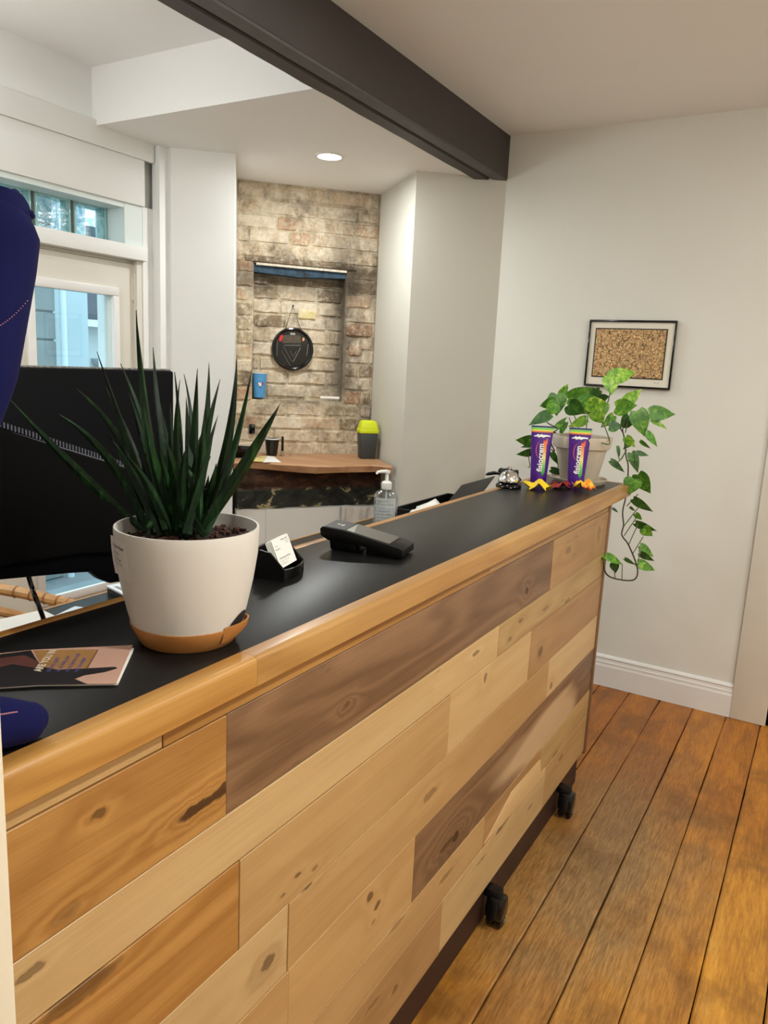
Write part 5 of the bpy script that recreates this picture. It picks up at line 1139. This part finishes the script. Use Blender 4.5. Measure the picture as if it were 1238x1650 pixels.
# ruffled top welt
wl_ = MB(); cc_ = path[1]; wp = []
for k in range(49):
    a = 2*math.pi*k/48; u1 = Vector((.86, .5, 0)); u2 = Vector((-.5, .86, 0)); wp.append(cc_+(u1*math.cos(a)+u2*math.sin(a))*(.034+.0012*math.sin(a*15))+Vector((0, 0, .001*math.sin(a*12))))
obj('top_welt', wl_.tube(wp, .0028, 8), m_knit, leg, smooth=True)
# dotted pink line around the calf
def dotline(p0, p1, n_, off):
    mb = MB()
    for k in range(n_):
        s = k/(n_-1); px = p0[0]+(p1[0]-p0[0])*s; py = p0[1]+(p1[1]-p0[1])*s+4*(s*(1-s))*off; d = p0[2]+(p1[2]-p0[2])*s
        c = pd(px, py, d); mb.box(c-Vector((.0005,)*3), c+Vector((.0005,)*3))
    return mb
obj('dotted_stripe', dotline((-6, 528, .727), (44, 485, .753), 15, 4), plain('thread_pink', S(170, 116, 130), .8), leg)
obj('dotted_stripe', dotline((-4, 1152, .640), (27, 1147, .650), 12, 0), bpy.data.materials['thread_pink'], leg)

# ================================================================= OUTDOORS (seen through the door glass)
m_blk = plain('concrete_block', S(132, 140, 140), .9, var=.08, scale=6); m_mort2 = plain('block_mortar', S(96, 104, 106), .9)
pil = thing('block_pillar', (-5.1, 3.55, -.3), 'grey concrete block pillar outside the glazed door', 'pillar')
obj('core', MB().box((-5.28, 3.27, -.3), (-5.01, 3.685, 3.2)), m_mort2, pil)
zz = -.3; k = 0
while zz < 3.1:
    obj('block', MB().box((-5.30, 3.25, zz+.006), (-5.0, 3.70, zz+.194)), m_blk, pil, bevel=.006, bseg=1); zz += .2
obj('drain_pipe', MB().tube([(-4.97, 3.74, -.3), (-4.97, 3.74, 3.2)], .024, 12), plain('pipe_white', S(214, 226, 230), .5), smooth=True, label='white drain pipe beside the concrete block pillar outside', cat='pipe')
obj('neighbour_wall', MB().box((-5.6, 3.80, -.3), (-5.3, 4.22, 3.4)), plain('stucco_pale', S(186, 200, 204), .9, var=.03, scale=5), label='smooth pale stucco wall seen through the door glass', cat='wall')
hse = thing('neighbour_house', (-12, 9.4, -.3), 'distant house with a dark sloping roof seen through the door glass', 'house')
obj('walls', MB().box((-14, 7.5, -.3), (-11, 13, 1.95)), plain('siding', S(200, 206, 204), .9), hse)
obj('roof', MB().prism([(-10.7, 7.2, 1.9), (-10.7, 13.2, 1.9), (-12.5, 13.2, 3.6), (-12.5, 7.2, 3.6)], (0, 0, .12)), plain('shingles', S(66, 74, 84), .9, var=.1, scale=8), hse)
obj('gutter', MB().box((-10.75, 7.2, 1.82), (-10.6, 13.2, 1.93)), plain('gutter_white', S(226, 230, 230), .6), hse)
obj('porch_roof', MB().prism([(-10.2, 8.8, 1.0), (-10.2, 11.5, 1.0), (-11.0, 11.5, 1.25), (-11.0, 8.8, 1.25)], (0, 0, .06)), plain('porch', S(130, 144, 154), .9), hse)
obj('house_window', MB().box((-11.02, 9.1, .2), (-10.98, 9.35, .95)), plain('far_glass', S(110, 130, 140), .2), hse)
sgn = thing('no_parking_sign', (-8.0, 6.55, -.3), 'small white sign with a red mark on a post outside', 'sign')
obj('sign_post', MB().tube([(-8.02, 6.62, -.3), (-8.02, 6.62, 1.5)], .02, 8), m_steel, sgn)
sb = obj('sign_plate', MB().box((-8.0, 6.56, 1.30), (-7.985, 6.72, 1.52)), m_white, sgn)
obj('red_symbol', MB().lathe([(.03, 0), (.055, 0), (.055, .004), (.03, .004)], (-7.985, 6.64, 1.43), 20, Matrix.Rotation(math.pi/2, 4, 'Y')), m_rd, sb)
smesh('ground', MB().box((-30, -10, -.45), (XL-.31, 30, -.3)), plain('asphalt', S(120, 126, 128), .95, var=.1, scale=3))
